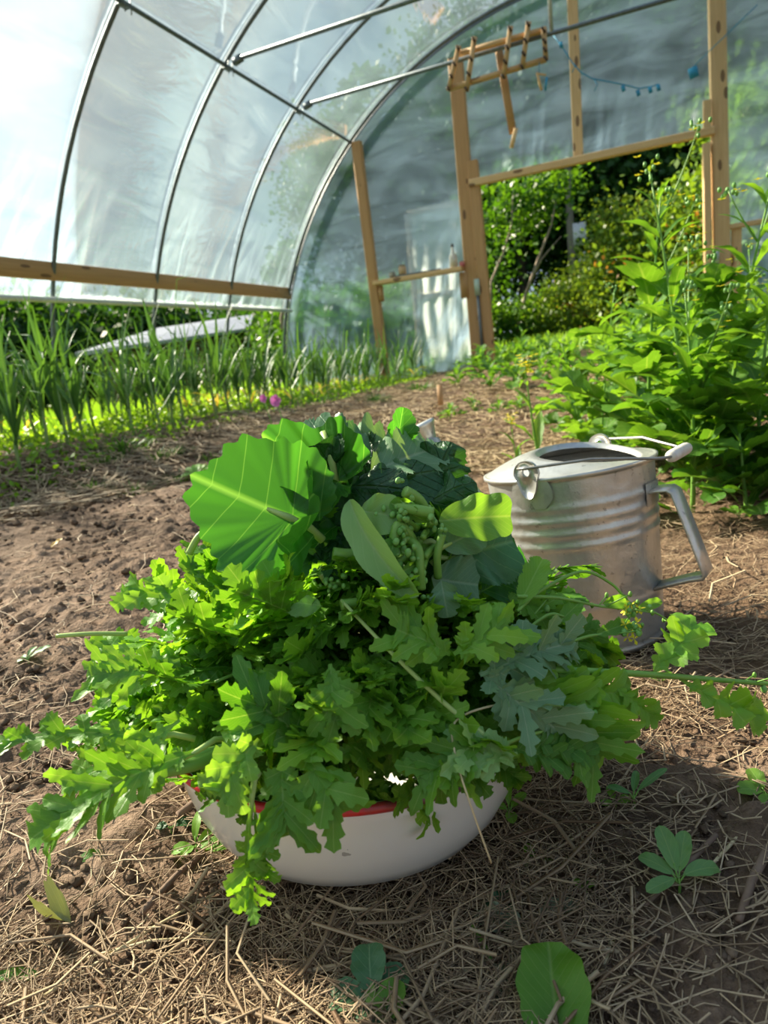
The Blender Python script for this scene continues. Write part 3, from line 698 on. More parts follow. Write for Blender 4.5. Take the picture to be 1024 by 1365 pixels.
def pinnate(mb, M, Ln, Wd, k=5, depth=.6, teeth=.25, curl=.4, fold=.2, ruff=.1, pet=.12, peak=.55, rnd=.6, seed=0, side=0.0, twist=0.0, ang=None, n=22, **_):
    """a divided leaf: a midrib strip, toothed lobes in pairs, a toothed end lobe"""
    r = random.Random(seed); k = int(k) + 1; pos = Vector((0, 0, 0)); ds = Ln / n; P_, T_, N_, X_ = [], [], [], []; vs = []; uv = []; fs = []
    b = (1 - peak) / peak; mxe = peak * ((1 - peak) ** b); wob = r.uniform(0, 6)
    def env(u):
        s = max(0, (u - pet) / (1 - pet)); return (max(0, s * max(0, 1.0 - s * .86) ** b) / mxe) ** rnd
    for i in range(n + 1):
        u = i / n; th = -curl * u ** 1.3 + .15 * math.sin(4 * u + wob); ps = side * u + .08 * math.sin(5 * u + wob)
        t = Vector((math.sin(ps), math.cos(ps) * math.cos(th), math.sin(th))).normalized(); nn = Vector((0, -math.sin(th), math.cos(th))); xx = t.cross(nn).normalized(); nn = xx.cross(t)
        q_ = Matrix.Rotation(twist * u, 3, t); xx = q_ @ xx; nn = q_ @ nn
        if i: pos = pos + t * ds
        P_.append(pos.copy()); T_.append(t); N_.append(nn); X_.append(xx)
        w = Wd * (.055 + .10 * env(u) * (1.15 - depth)) * (1 if u < .92 else (1 - u) / .08 + .05) if u > pet * .7 else Wd * .03
        for c in (-1, 0, 1): vs.append(M @ (pos + xx * w * c + nn * (fold * w * abs(c)))); uv.append((.5 + .25 * c, u))
    for i in range(n):
        for c in range(2): fs.append((i*3+c, i*3+c+1, i*3+c+4, i*3+c+3))
    mb.add(vs, fs, uv)
    gap = Ln * (1 - pet) / k; lw = 2.25 - 1.5 * depth
    for sd in (-1, 1):
        for j in range(k):
            u = pet + (1 - pet) * (j + .35 + r.uniform(-.18, .18)) / k * .93
            e = env(u) * r.uniform(.78, 1.12); ln = Wd * .5 * e * 1.12
            if ln < Wd * .07: ln = Wd * .07
            i = min(n, int(u * n)); a = (ang or 1.05) - .45 * u + r.gauss(0, .1)
            d = T_[i] * math.cos(a) + X_[i] * (sd * math.sin(a)) + N_[i] * (fold + r.gauss(0, ruff * 1.6))
            nz = N_[i] - X_[i] * (sd * fold) + X_[i] * r.gauss(0, ruff) + T_[i] * r.gauss(0, ruff * 2)
            blade(mb, M @ frame(P_[i], d, nz), ln, min(gap * lw, ln * (.6 if depth > .74 else 1.25)), n=13, cols=1, k=1, depth=0, teeth=teeth, kt=4, sweep=.5, curl=r.gauss(.25, .45), fold=r.uniform(-.15, .4), ruff=ruff * .5, pet=-.12, peak=.52, rnd=.78, seed=seed * 97 + j * 2 + (sd > 0), twist=r.gauss(0, .4))
    i = int(n * .82); blade(mb, M @ frame(P_[i], T_[i] + N_[i] * r.gauss(0, ruff), N_[i]), Ln * .24, Wd * (.30 + .25 * (1 - depth)), n=16, cols=1, k=1, depth=0, teeth=teeth, kt=5, sweep=.35, curl=.3, fold=fold, ruff=ruff * .5, pet=-.1, peak=.5, rnd=.6, seed=seed)
    return pos
MUS = leaf_mat('mustard_leaf', (.06, .20, .015), (.25, .50, .05), .46, vein=.35, nveins=9)
MUSL = leaf_mat('pale_mustard_leaf', (.16, .36, .05), (.24, .46, .07), .5, vein=.4, nveins=9)
GREY = leaf_mat('grey_green_leaf', (.10, .22, .10), (.20, .34, .17), .3, vein=.5, vcol=(.4, .5, .33), nveins=9, rough=.5)
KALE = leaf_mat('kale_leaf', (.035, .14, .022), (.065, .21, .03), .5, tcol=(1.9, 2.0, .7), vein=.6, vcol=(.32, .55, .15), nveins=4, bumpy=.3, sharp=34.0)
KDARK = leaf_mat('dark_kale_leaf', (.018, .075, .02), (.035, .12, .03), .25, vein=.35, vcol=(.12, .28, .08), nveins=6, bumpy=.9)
KPALE = leaf_mat('pale_leaf_underside', (.22, .42, .12), (.32, .52, .18), .4, vein=.35, vcol=(.5, .65, .35), nveins=5, bumpy=.2)
KBLUE = leaf_mat('blue_green_leaf', (.05, .15, .06), (.09, .21, .09), .3, vein=.5, vcol=(.25, .4, .2), nveins=5, bumpy=.3)
STEM = plain('green_stem', (.25, .45, .09), (.17, .36, .05), .4, 14, .1, sub=.15)
STEMP = plain('pale_stem', (.50, .62, .22), (.38, .52, .14), .4, 14, .1, sub=.2)

# sprigs of mustard greens, eight of them made, then copied over the heap
def stemline(a, d, ln, bend, n=6):
    p = Vector(a); d = Vector(d).normalized(); out = [p.copy()]
    for i in range(n): d = (d + Vector(bend) / n).normalized(); p = p + d * (ln / n); out.append(p.copy())
    return out
SPRIG = []
def make_sprig(i):
    r = random.Random(100 + i)
    root = empty('mustard_green_sprig', (0, 0, 0), 'x', 'mustard greens')
    st = stemline((0, -.05, 0), (0, 1, .05), .13, (r.uniform(-.3, .3), 0, -.1)); mb = MB(); mb.tube(st, [.0042, .0038, .0034, .003, .0026, .0022, .0018], 7)
    child(mb, 'stem', STEM, root)
    mb = MB(); nl = r.choice((5, 6, 7))
    for j in range(nl):
        q = st[min(6, 1 + int(j * 5.2 / (nl - 1)))]; az = (1 if j % 2 else -1) * r.uniform(.35, 1.1) if j < nl - 1 else r.uniform(-.15, .15)
        el = r.uniform(-.1, .45)
        d = Vector((math.sin(az), math.cos(az), el)); M = frame(q, d, (r.uniform(-.4, .4), -.2, 1))
        ln = r.uniform(.055, .10)
        frill = i % 3 == 0
        pinnate(mb, M, ln, ln * r.uniform(.65, .9), k=(6 if frill else 4), depth=r.uniform(.62, .8) if frill else r.uniform(.42, .6), teeth=.4, curl=r.uniform(-.1, .9), fold=r.uniform(-.2, .45), ruff=r.uniform(.08, .15), twist=r.gauss(0, .5), side=r.gauss(0, .3), pet=r.uniform(.12, .28), peak=r.uniform(.55, .68), seed=i * 10 + j)
    child(mb, 'foliage', MUS, root); SPRIG.append(root)
for i in range(9): make_sprig(i)
PC = Vector((-.36, .67, .12)); PR = Vector((.225, .18, .205))
used = [False] * len(SPRIG)
def place_sprig(k, M, label, grp, sc):
    if not used[k]: o = SPRIG[k]; used[k] = True
    else: o = copy_tree(SPRIG[k])
    o.matrix_world = M @ Matrix.Scale(sc, 4); o['label'] = label; o['group'] = grp
    return o
ZONES = {'left': ('lobed mustard green sprig on the left flank of the heap, over the soil', 'mustard greens on the left flank of the heap'),
         'front': ('lobed mustard green sprig on the front of the heap above the red rim', 'mustard greens on the front of the heap'),
         'right': ('lobed mustard green sprig on the right flank of the heap, towards the watering can', 'mustard greens on the right flank of the heap'),
         'top': ('mustard green sprig high on the heap beneath the kale leaves', 'mustard greens beneath the kale'),
         'back': ('mustard green sprig at the back of the heap, behind the kale', 'mustard greens at the back of the heap')}
tocam = Vector((.45, -.85, 0)).normalized(); side_ = Vector((.88, .47, 0)).normalized()
R = random.Random(5)
cnt = 0
while cnt < 262:
    az = R.uniform(0, 2 * math.pi); ez = R.uniform(-.02, 1) ** .9 if R.random() < .9 else .05
    if isinstance(ez, complex): continue
    if ez < 0: ez = 0
    h_ = math.sqrt(max(0, 1 - ez * ez)); d = Vector((math.cos(az) * h_, math.sin(az) * h_, ez))
    f = d.dot(tocam)
    if f < -.15 and R.random() < .75: continue
    sh = R.uniform(.68, 1.0)
    pos = PC + Vector((d.x * PR.x, d.y * PR.y, d.z * PR.z)) * sh
    nrm = Vector((d.x / PR.x, d.y / PR.y, d.z / PR.z)).normalized()
    rad = Vector((d.x, d.y, 0)); s = d.dot(side_)
    zone = 'left' if s < -.42 else 'right' if s > .5 else ('back' if f < -.1 else 'front')
    if ez > .85 and zone == 'front': zone = 'top'
    j = Vector((R.gauss(0, .38), R.gauss(0, .38), R.gauss(0, .30)))
    dirn = rad * .9 + side_ * (s * .5) + nrm * .25 + Vector((0, 0, -.30 * (1 - ez))) + j
    if zone == 'front' and ez < .35: dirn += Vector((0, 0, .35)); pos.z += .03
    nr = nrm * .9 + Vector((0, 0, .35)) + Vector((R.gauss(0, .35), R.gauss(0, .35), R.gauss(0, .2)))
    M = frame(pos, dirn, nr); k = R.randrange(len(SPRIG)); sc = R.uniform(.58, .9)
    if zone in ('left', 'right'): dirn = dirn - tocam * max(0, dirn.dot(tocam)) * .8
    if zone in ('left', 'right', 'front') and pos.z < .165: pos.z = .165 + R.random() * .04
    dn_ = dirn.normalized(); tipz = pos.z + dn_.z * .15 * sc; lim = .155 if zone == 'front' else .15
    hor = math.hypot(pos.x + dn_.x * .15 * sc + .36, pos.y + dn_.y * .15 * sc - .65)
    if pos.z < .10: pos.z = .10 + R.random() * .05
    if tipz < lim: dirn = Vector((dn_.x, dn_.y, (lim - pos.z) / (.15 * sc)))
    M = frame(pos, dirn, nr); low_ = False
    for lx, ly in ((0, .17), (-.06, .11), (.06, .11), (0, .10)):                       # nothing may droop below the rim
        q = M @ Vector((lx * sc, ly * sc, 0)); rim_z = .105 if math.hypot(q.x + .36, q.y - .65) > .20 else .13
        c_ = q - CAM; zz = c_.dot(fwd); py_ = 682.5 - F * c_.dot(upv) / zz; px_ = 512 + F * c_.dot(rgt) / zz
        if q.z < rim_z or py_ > (1050 if 285 < px_ < 440 else 1022 if px_ < 700 else 1005): low_ = True
    if low_: continue
    place_sprig(k, M, *ZONES[zone], sc); cnt += 1

for i in range(34):                                                             # leaves lying just inside the near edge of the basin
    a = -1.25 + 2.5 * (i % 17) / 16 + R.gauss(0, .05); d = tocam * math.cos(a) + side_ * math.sin(a); up_ = i // 17
    pos = BC + d * (.168 - .03 * up_) + Vector((0, 0, .135 + .05 * up_)); dirn = d * .6 + side_ * R.gauss(0, .6) + Vector((0, 0, R.uniform(.1, .6)))
    Mf = frame(pos, dirn, d * .8 + Vector((R.gauss(0, .3), R.gauss(0, .3), .7))); q = Mf @ Vector((0, .10, 0)); c_ = q - CAM
    if 682.5 - F * c_.dot(upv) / c_.dot(fwd) > 1012: Mf = frame(pos, dirn + Vector((0, 0, .9)), d * .8 + Vector((0, 0, .4)))
    place_sprig(R.randrange(len(SPRIG)), Mf, *ZONES['front' if abs(a) < .8 else 'left' if a < 0 else 'right'], R.uniform(.5, .68))

# single leaves and stalks
def tocamv(p): return (CAM - p).normalized()
def hero(name, label, a, b, wd, m, nrm=(0, 0, 0), group=None, cat='leaf', stem=None, srad=.003, spx=None, **kw):
    A = P(*a); B = P(*b); d = B - A; nv = tocamv(A) + Vector(nrm)
    o = empty(name, A, label, cat, group); M = frame((0, 0, 0), d, nv)
    curl = kw.pop('curl', .4); a_ = dict(n=48, cols=4, k=5, depth=.12, teeth=.07, kt=24, sweep=.25, fold=.15, ruff=.08, pet=.05, peak=.5, rnd=.6, seed=sum(map(ord, label)))
    pin = kw.pop('pin', False); fan = kw.pop('fan', None); a_.update(kw); Mr = M @ Matrix.Rotation(curl * .45, 4, 'X')
    mb = MB()
    if fan: fan_leaf(mb, M, d.length, **fan)
    else: (pinnate if pin else blade)(mb, Mr, d.length * (1 + curl * .08), wd, curl=curl, **a_)
    mb.build("blade", m, o)
    if stem:
        mb = MB(); q = P(*stem) - A; mid = q * .5 + Vector((0, 0, .005)); mb.tube([q, mid, Vector((0, 0, 0)), M @ Vector((0, d.length * .25, -.001))], [srad * 1.15, srad * 1.1, srad, srad * .5], 9); mb.build('stem', STEMP, o)
    return o
KG = None
def fan_leaf(mb, M, R0, asp=1.0, seed=0, ruff=.05, bowl_=.1, notch=.25):
    """a round scalloped kale leaf; base at the origin, tip towards +Y"""
    r = random.Random(seed); na, nr = 132, 12; vs = []; uv = []; fs = []; p1, p2, p3 = r.uniform(0, 6), r.uniform(0, 6), r.uniform(0, 6); sc_ = [r.uniform(.3, 1.2) for _ in range(40)]
    for j in range(nr + 1):
        t = j / nr
        for i in range(na + 1):
            f = (i / na * 2 - 1) * (math.pi - notch); q = (f + math.pi) * 4.6
            rad = R0 * (.56 + .44 * math.cos(f / 1.35)) * (1 + .05 * math.sin(3 * f + p1) + .04 * math.sin(7 * f + p2) + .10 * sc_[int(q)] * (1 - abs(2 * (q % 1) - 1) ** 1.2) - .06)
            x, y = math.sin(f) * rad * t * asp, math.cos(f) * rad * t
            z = R0 * (ruff * t * t * (math.sin(5 * f + p3) + .5 * math.sin(11 * f + p1)) + bowl_ * (t * t) - .05 * t * math.cos(2 * f)); vs.append(M @ Vector((x, y, z))); uv.append((.5 + x / R0 * .36, .12 + y / R0 * .85))
    for j in range(nr):
        for i in range(na): fs.append((j*(na+1)+i, j*(na+1)+i+1, (j+1)*(na+1)+i+1, (j+1)*(na+1)+i))
    mb.add(vs, fs, uv); return Vector()
hero('kale_leaf', 'large bright green kale leaf fanned out at the upper left, sunlit from behind', (386, 690, .66), (266, 640, .66), .172, KALE, (-.1, .1, .15), 'x', 'kale leaf', fan=dict(asp=1.0, seed=3, ruff=.035), curl=.1, k=7, depth=.16, teeth=.09, kt=21, peak=.44, rnd=.42, pet=.0, sweep=-.05, fold=.14, ruff=.022, cols=7, n=120, stem=(430, 720, .68), srad=.004)
hero('kale_leaf', 'folded green kale leaf with a pale upright midrib behind the large fanned leaf', (448, 640, .70), (360, 600, .72), .085, KALE, (.1, -.1, .5), 'x', 'kale leaf', fan=dict(asp=.8, seed=8, ruff=.12, bowl_=.3), curl=.7, k=4, rnd=.5, cols=5, stem=(432, 576, .71), srad=.0042)
hero('kale_leaf', 'green kale leaf standing between the fanned leaf and the dark hollow', (395, 720, .672), (425, 630, .70), .075, KALE, (-.9, .2, .1), 'x', 'kale leaf', fan=dict(asp=.8, seed=5, ruff=.12, bowl_=.3), curl=.7, fold=.6, k=6, depth=.2, rnd=.5, cols=5)
hero('kale_leaf', 'shaded dark kale leaf lining the hollow in the middle of the bundle', (430, 755, .71), (455, 625, .74), .12, KDARK, (.3, 0, .1), 'x', 'kale leaf', curl=-.3, k=6, depth=.18, rnd=.5, cols=5)  # this leaf and the next: the hollow's shade is put into a dark colour
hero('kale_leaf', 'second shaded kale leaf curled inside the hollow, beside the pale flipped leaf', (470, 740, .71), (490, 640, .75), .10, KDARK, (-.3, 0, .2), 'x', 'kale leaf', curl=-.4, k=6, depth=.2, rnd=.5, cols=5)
hero('kale_leaf', 'blue-green kale leaf lying flat on the crown of the bundle, upper edge frilled', (500, 610, .75), (395, 573, .78), .075, KBLUE, (0, 0, .9), 'x', 'kale leaf', curl=.3, k=5, depth=.2, teeth=.1)
hero('kale_leaf', 'silvery grey-green frilled leaf on the crown next to the upright leaf', (490, 632, .73), (590, 598, .77), .08, GREY, (.1, 0, .8), 'x', 'kale leaf', curl=.5, k=6, depth=.3, teeth=.12, ruff=.14)
hero('kale_leaf', 'small grey-green frilled leaf draped on the crown left of the silvery one', (540, 615, .76), (450, 583, .79), .07, GREY, (-.2, 0, .8), 'x', 'kale leaf', curl=.6, k=6, depth=.3, teeth=.12, ruff=.14)
hero('kale_leaf', 'narrow dark kale leaf standing upright at the top of the bundle', (528, 612, .77), (538, 541, .77), .040, KALE, (.5, 0, .1), 'x', 'kale leaf', curl=-.3, k=5, depth=.1, fold=.7, ruff=.16)
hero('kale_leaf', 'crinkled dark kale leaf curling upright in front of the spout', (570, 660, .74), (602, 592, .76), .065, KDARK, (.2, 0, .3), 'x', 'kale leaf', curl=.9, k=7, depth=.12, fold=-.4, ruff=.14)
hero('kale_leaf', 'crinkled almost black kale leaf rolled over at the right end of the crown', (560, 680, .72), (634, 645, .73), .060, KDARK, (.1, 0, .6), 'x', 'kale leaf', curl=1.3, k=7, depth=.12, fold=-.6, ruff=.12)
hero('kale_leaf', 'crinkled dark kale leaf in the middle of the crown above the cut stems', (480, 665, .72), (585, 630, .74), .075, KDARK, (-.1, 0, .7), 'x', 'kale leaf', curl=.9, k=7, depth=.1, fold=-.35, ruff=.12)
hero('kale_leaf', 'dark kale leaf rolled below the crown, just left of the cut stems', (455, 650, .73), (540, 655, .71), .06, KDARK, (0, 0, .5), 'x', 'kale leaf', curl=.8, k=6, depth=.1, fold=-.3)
hero('collard_leaf', 'long pale green leaf flipped to its underside and hanging down the middle', (466, 666, .655), (533, 806, .625), .036, KPALE, (-.5, .1, .1), 'x', 'leaf', curl=.6, side=-.35, k=3, depth=.05, teeth=.02, fold=.6, ruff=.04, peak=.45, pet=0, rnd=.5)
hero('collard_leaf', 'short pale green leaf tip with small holes at the top of the hanging leaf', (480, 680, .66), (535, 690, .655), .042, KPALE, (.1, 0, .1), 'x', 'leaf', curl=.3, k=3, depth=.04, teeth=.02, peak=.5, pet=0, rnd=.4)
hero('collard_leaf', 'smooth light yellow-green leaf sticking out to the right toward the can', (585, 694, .675), (679, 688, .675), .05, MUSL, (0, 0, .25), 'x', 'leaf', curl=.3, k=3, depth=.05, teeth=.02, peak=.6, pet=0, rnd=.45)
hero('collard_leaf', 'broad blue-green leaf facing right below the light yellow-green leaf', (598, 745, .69), (682, 722, .70), .085, KBLUE, (.1, 0, .15), 'x', 'leaf', curl=.35, k=4, depth=.08, teeth=.05, peak=.55, pet=0, rnd=.45, stem=(575, 752, .69))
hero('collard_leaf', 'rounded grey-green leaf underside with a pale stalk beside the buds', (590, 730, .68), (640, 704, .69), .045, GREY, (-.1, 0, .1), 'x', 'leaf', curl=-.3, k=4, depth=.06, teeth=.03, peak=.6, pet=0, rnd=.45, stem=(560, 725, .68))
hero('collard_leaf', 'small cupped grey-green leaf under the broad blue-green one', (575, 770, .675), (640, 780, .68), .06, GREY, (0, 0, .1), 'x', 'leaf', curl=-.4, k=4, depth=.1, peak=.6, pet=0, rnd=.5)
hero('mustard_leaf', 'dark green toothed leaf at the right shoulder of the heap against the can', (640, 790, .69), (705, 755, .71), .075, KALE, (.1, 0, .1), 'x', 'leaf', curl=.4, k=6, depth=.25, teeth=.1, peak=.55)
hero('mustard_leaf', 'pale grey toothed leaf with a white vein hanging below the buds', (588, 772, .655), (597, 822, .645), .034, GREY, (0, 0, .05), 'x', 'leaf', curl=.4, k=4, depth=.35, teeth=.12)
hero('mustard_leaf', 'small pale cupped leaf on the heap left of the hanging leaf', (430, 808, .655), (378, 803, .65), .03, KPALE, (0, 0, .3), 'x', 'leaf', curl=.5, k=3, depth=.1)
# cut stems and buds (broccoli raab) in the middle of the bundle
BUD = plain('flower_bud', (.22, .42, .10), (.12, .30, .05), .45, 60, .3)
def stalk(label, pts, r0, r1, buds=0, m=STEM, name='raab_shoot', seed=1, leaf=0):
    q = [P(*p) for p in pts]; o = empty(name, q[0], label, 'stem'); r = random.Random(seed)
    # smooth the line
    def cr(i, t):
        p0, p1, p2, p3 = q[max(i-1,0)], q[i], q[i+1], q[min(i+2,len(q)-1)]
        return .5*((2*p1)+(p2-p0)*t+(2*p0-5*p1+4*p2-p3)*t*t+(3*p1-p0-3*p2+p3)*t*t*t)
    line = [cr(i, t / 6) - q[0] for i in range(len(q) - 1) for t in range(6)] + [q[-1] - q[0]]
    n = len(line); mb = MB(); mb.tube(line, [r0 + (r1 - r0) * i / (n - 1) for i in range(n)], 9); mb.build('stem', m, o)
    if buds:
        mb = MB(); e = line[-1]; d = (line[-1] - line[-3]).normalized()
        for i in range(buds):
            c = e + d * r.uniform(-.012, .010) + Vector((r.gauss(0, .0045), r.gauss(0, .0045), r.gauss(0, .0045)))
            mb.ball(c, r.uniform(.0018, .0036), 8, 5, (1, 1, 1.35), Matrix.Rotation(r.uniform(0, 3), 3, 'X'))
        mb.build('bud_cluster', BUD, o)
    if leaf:
        mb = MB()
        for i in range(leaf):
            q_ = line[int(n * (.2 + .7 * i / max(1, leaf)))]; d = (line[-1] - line[0]).normalized() + Vector((r.gauss(0, .5), r.gauss(0, .5), r.gauss(.1, .4)))
            blade(mb, frame(q_, d, tocamv(q[0])), r.uniform(.025, .05), r.uniform(.01, .018), n=20, cols=2, k=4, depth=.4, curl=.4, pet=.05, seed=seed + i)
        mb.build('foliage', MUS, o)
    return o
stalk('thick pale green cut stem lying across the top of the bud cluster', [(500, 670, .67), (545, 678, .655), (578, 684, .65)], .0055, .006)
stalk('pale green stem with a cut hooked end, upper right of the bud cluster', [(578, 700, .68), (560, 668, .665), (540, 655, .655)], .005, .006, 4, seed=2)
stalk('curled green bud stem in the centre of the cluster', [(560, 742, .68), (548, 715, .66), (530, 700, .65), (524, 730, .645)], .0045, .005, 9, seed=3)
stalk('green bud stem bent downward below the curled one', [(530, 712, .665), (556, 728, .65), (560, 755, .645), (562, 785, .65)], .0042, .0045, 5, seed=4)
stalk('stubby bud stem at the lower left of the cluster', [(560, 720, .68), (540, 742, .655), (522, 752, .65)], .0048, .005, 10, seed=5)
stalk('upright green stem at the right side of the bud cluster', [(584, 770, .67), (583, 740, .66), (590, 712, .66)], .0042, .004, 4, seed=6)
stalk('bud stem poking left under the thick cut stem', [(556, 705, .675), (535, 690, .66), (520, 686, .655)], .0038, .003, 12, seed=7)
stalk('bud stem facing the camera between the curled stems', [(560, 700, .69), (545, 706, .665), (540, 712, .65)], .004, .003, 14, seed=8)
stalk('cut green stem end in the dark hollow left of the hanging leaf', [(500, 738, .68), (465, 740, .655), (444, 738, .65)], .0065, .0068, m=STEM)
stalk('cut green stem end lying under the hanging leaf', [(515, 800, .68), (480, 803, .645), (455, 806, .635)], .0048, .0052, m=STEM)
stalk('pale blossom bud stem in the dark hollow', [(445, 790, .70), (432, 775, .66), (428, 766, .65)], .002, .002, 3, m=STEMP, seed=9)
stalk('slender bud stem low in the hollow left of the cut stems', [(470, 790, .70), (455, 780, .66), (440, 778, .65)], .002, .002, 10, seed=10)
# more of the bunch: dark leaves added so the hollow looks shaded, small bud shoots
R = random.Random(71); cc = P(480, 690, .745)
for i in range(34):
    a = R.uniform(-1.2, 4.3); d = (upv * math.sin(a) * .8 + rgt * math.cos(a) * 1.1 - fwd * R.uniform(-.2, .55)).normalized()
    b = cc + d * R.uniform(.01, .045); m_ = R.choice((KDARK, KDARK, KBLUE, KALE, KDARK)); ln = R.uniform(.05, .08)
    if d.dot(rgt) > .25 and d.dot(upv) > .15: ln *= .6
    o = empty('kale_leaf', b, 'crumpled kale leaf added to darken the hollow inside the bundle', 'kale leaf', 'kale leaves added to darken the hollow')
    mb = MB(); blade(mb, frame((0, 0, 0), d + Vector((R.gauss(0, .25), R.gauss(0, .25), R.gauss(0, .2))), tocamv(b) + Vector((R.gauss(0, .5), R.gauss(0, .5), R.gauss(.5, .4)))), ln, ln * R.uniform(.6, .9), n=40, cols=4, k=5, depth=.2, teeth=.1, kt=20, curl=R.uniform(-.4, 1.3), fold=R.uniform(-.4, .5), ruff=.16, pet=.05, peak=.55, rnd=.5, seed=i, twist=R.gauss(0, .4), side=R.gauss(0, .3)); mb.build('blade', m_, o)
for i in range(12):
    x = R.uniform(512, 582); y = R.uniform(682, 775); dx, dy = R.uniform(-22, 22), R.uniform(-25, 20)
    stalk('short bright bud shoot packed into the cut bunch facing the camera', [(x + dx, y + dy, .69), (x + dx * .4, y + dy * .6, .665), (x, y, R.uniform(.645, .655))], .0036, .0032, R.choice((0, 7, 12)), seed=50 + i, leaf=R.choice((0, 1, 2)))['group'] = 'short bud shoots'
# long stalks
stalk('bare pale green stalk poking out to the left over the soil', [(170, 845, .68), (120, 845, .665), (75, 848, .66)], .0024, .0022, m=STEMP, name='bare_stalk')
stalk('pale green stalk poking up at the left below the fanned kale leaf', [(290, 712, .72), (268, 712, .70), (252, 738, .70)], .0032, .004, m=STEMP, name='bare_stalk')
stalk('thick cut stalk resting on the left end of the red rim', [(330, 985, .62), (270, 1015, .585), (203, 1030, .565)], .0055, .0068, m=STEM, name='cut_stalk')
stalk('second cut stalk lying just above the thick one on the left rim', [(340, 985, .63), (290, 1000, .60), (232, 1018, .58)], .0045, .005, m=STEM, name='cut_stalk')
stalk('long pale stalk slanting across the right front of the heap', [(455, 800, .635), (520, 868, .60), (590, 935, .585), (648, 982, .58)], .0016, .0026, m=STEMP, name='slanting_stalk')
stalk('stubby cut stalk end among the leaves above the right rim', [(560, 960, .64), (572, 985, .60), (580, 992, .59)], .006, .0066, m=STEM, name='cut_stalk')
DRY = plain('dry_straw', (.66, .54, .32), (.52, .4, .22), .6, 30)
stalk('thin dry stem bent over the rim and hanging in front of the basin', [(735, 932, .62), (660, 940, .60), (607, 962, .58), (608, 1010, .56), (630, 1080, .545), (655, 1150, .56)], .0011, .0008, m=DRY, name='dry_grass_stalk')
def lobed(label, a, b, wd, m=MUS, nrm=(0, 0, .2), stem=None, name='mustard_leaf', **kw):
    k_ = dict(k=7, depth=.64, teeth=.24, kt=None, sweep=.35, pet=.1, peak=.5, rnd=.6, ruff=.17, cols=3, n=90, curl=.4, twist=.2); k_.update(kw)
    if k_['kt'] is None: k_['kt'] = k_['k'] * 3
    k_['pin'] = True; k_['teeth'] = .4; k_['n'] = 30
    return hero(name, label, a, b, wd * 1.1, m, nrm, None, 'leaf', stem, .0025, **k_)
lobed('long narrow feathery leaf reaching furthest left over the soil', (205, 985, .60), (-5, 990, .58), .035, MUS, (0, 0, .6), (260, 985, .61), depth=.8, curl=.2)
lobed('wide feathery leaf drooping at the lower left past the basin', (265, 1000, .575), (55, 1112, .55), .07, MUS, (-.1, 0, .3), (310, 985, .60), depth=.8, k=10, curl=.4, sweep=.8)
lobed('feathery leaf hidden partly beneath the drooping one at lower left', (240, 960, .60), (95, 1050, .59), .05, MUSL, (0, 0, .5), depth=.78, k=8)
lobed('feathery sunlit leaf pointing left halfway up the heap', (240, 880, .64), (128, 905, .63), .06, MUSL, (0, 0, .4), depth=.75, k=7)
lobed('sunlit lobed leaf pointing left near the top of the left flank', (255, 790, .67), (165, 795, .66), .04, MUSL, (0, 0, .3), depth=.5, k=4)
lobed('thin lobed leaf hanging down in front of the basin to the straw', (336, 1062, .545), (325, 1222, .545), .036, MUS, (-.25, 0, 0), (345, 1030, .555), depth=.82, k=6, pet=.25, curl=.2)
lobed('narrow lobed leaf hanging beside the thin one in front of the basin', (338, 1070, .548), (352, 1168, .550), .028, MUS, (.5, 0, 0), depth=.75, k=5, pet=.2, curl=.2)
lobed('broad bright lobed leaf folded over the left front of the rim', (345, 985, .565), (292, 1058, .548), .05, MUSL, (0, 0, .1), depth=.45, k=4, curl=.5)
lobed('broad lobed leaf hanging over the rim right of the thin hanging leaf', (375, 1015, .560), (385, 1108, .545), .062, MUS, (0, 0, .1), depth=.5, k=5, curl=.5)
lobed('lobed leaf tip hanging over the red rim at its front middle', (405, 1000, .565), (455, 1080, .545), .06, MUS, (.1, 0, .1), depth=.5, k=4, curl=.5)
lobed('lobed leaf lying upright on the front of the heap above the rim', (400, 985, .58), (330, 930, .575), .08, MUS, (0, 0, .3), depth=.45, k=4)
lobed('bright palmate leaf facing the camera in the centre of the heap', (440, 885, .585), (452, 965, .57), .055, MUS, (0, 0, .15), depth=.55, k=4, curl=.5)
lobed('wide green leaf of many lobes right of the centre, veins spreading', (600, 872, .60), (530, 845, .595), .065, MUS, (.2, 0, .2), depth=.5, k=5, curl=.8, ruff=.2)
lobed('second many-lobed leaf fanning right of the centre', (605, 872, .60), (678, 835, .61), .06, MUS, (-.2, 0, .3), depth=.5, k=5, curl=.8, ruff=.2)
lobed('large pale grey lobed leaf spreading right at the edge of the heap', (640, 900, .60), (770, 855, .63), .06, GREY, (0, 0, .4), depth=.55, k=6, curl=.4)
lobed('large grey-green lobed leaf drooping right below the pale one', (640, 895, .605), (745, 975, .60), .065, GREY, (0, 0, .2), depth=.6, k=6, curl=.5)
lobed('green lobed leaf drooping at the right toward the straw', (720, 930, .61), (800, 1010, .60), .075, MUS, (.1, 0, .1), depth=.65, k=6, curl=.5)
lobed('low lobed leaf over the rusted end of the rim', (650, 985, .575), (560, 1030, .555), .065, MUS, (0, 0, .1), depth=.6, k=6)
lobed('long pale lobed leaf pointing left over the rim behind the red stripe', (690, 1005, .58), (610, 1000, .565), .055, KPALE, (0, 0, .2), depth=.5, k=5)
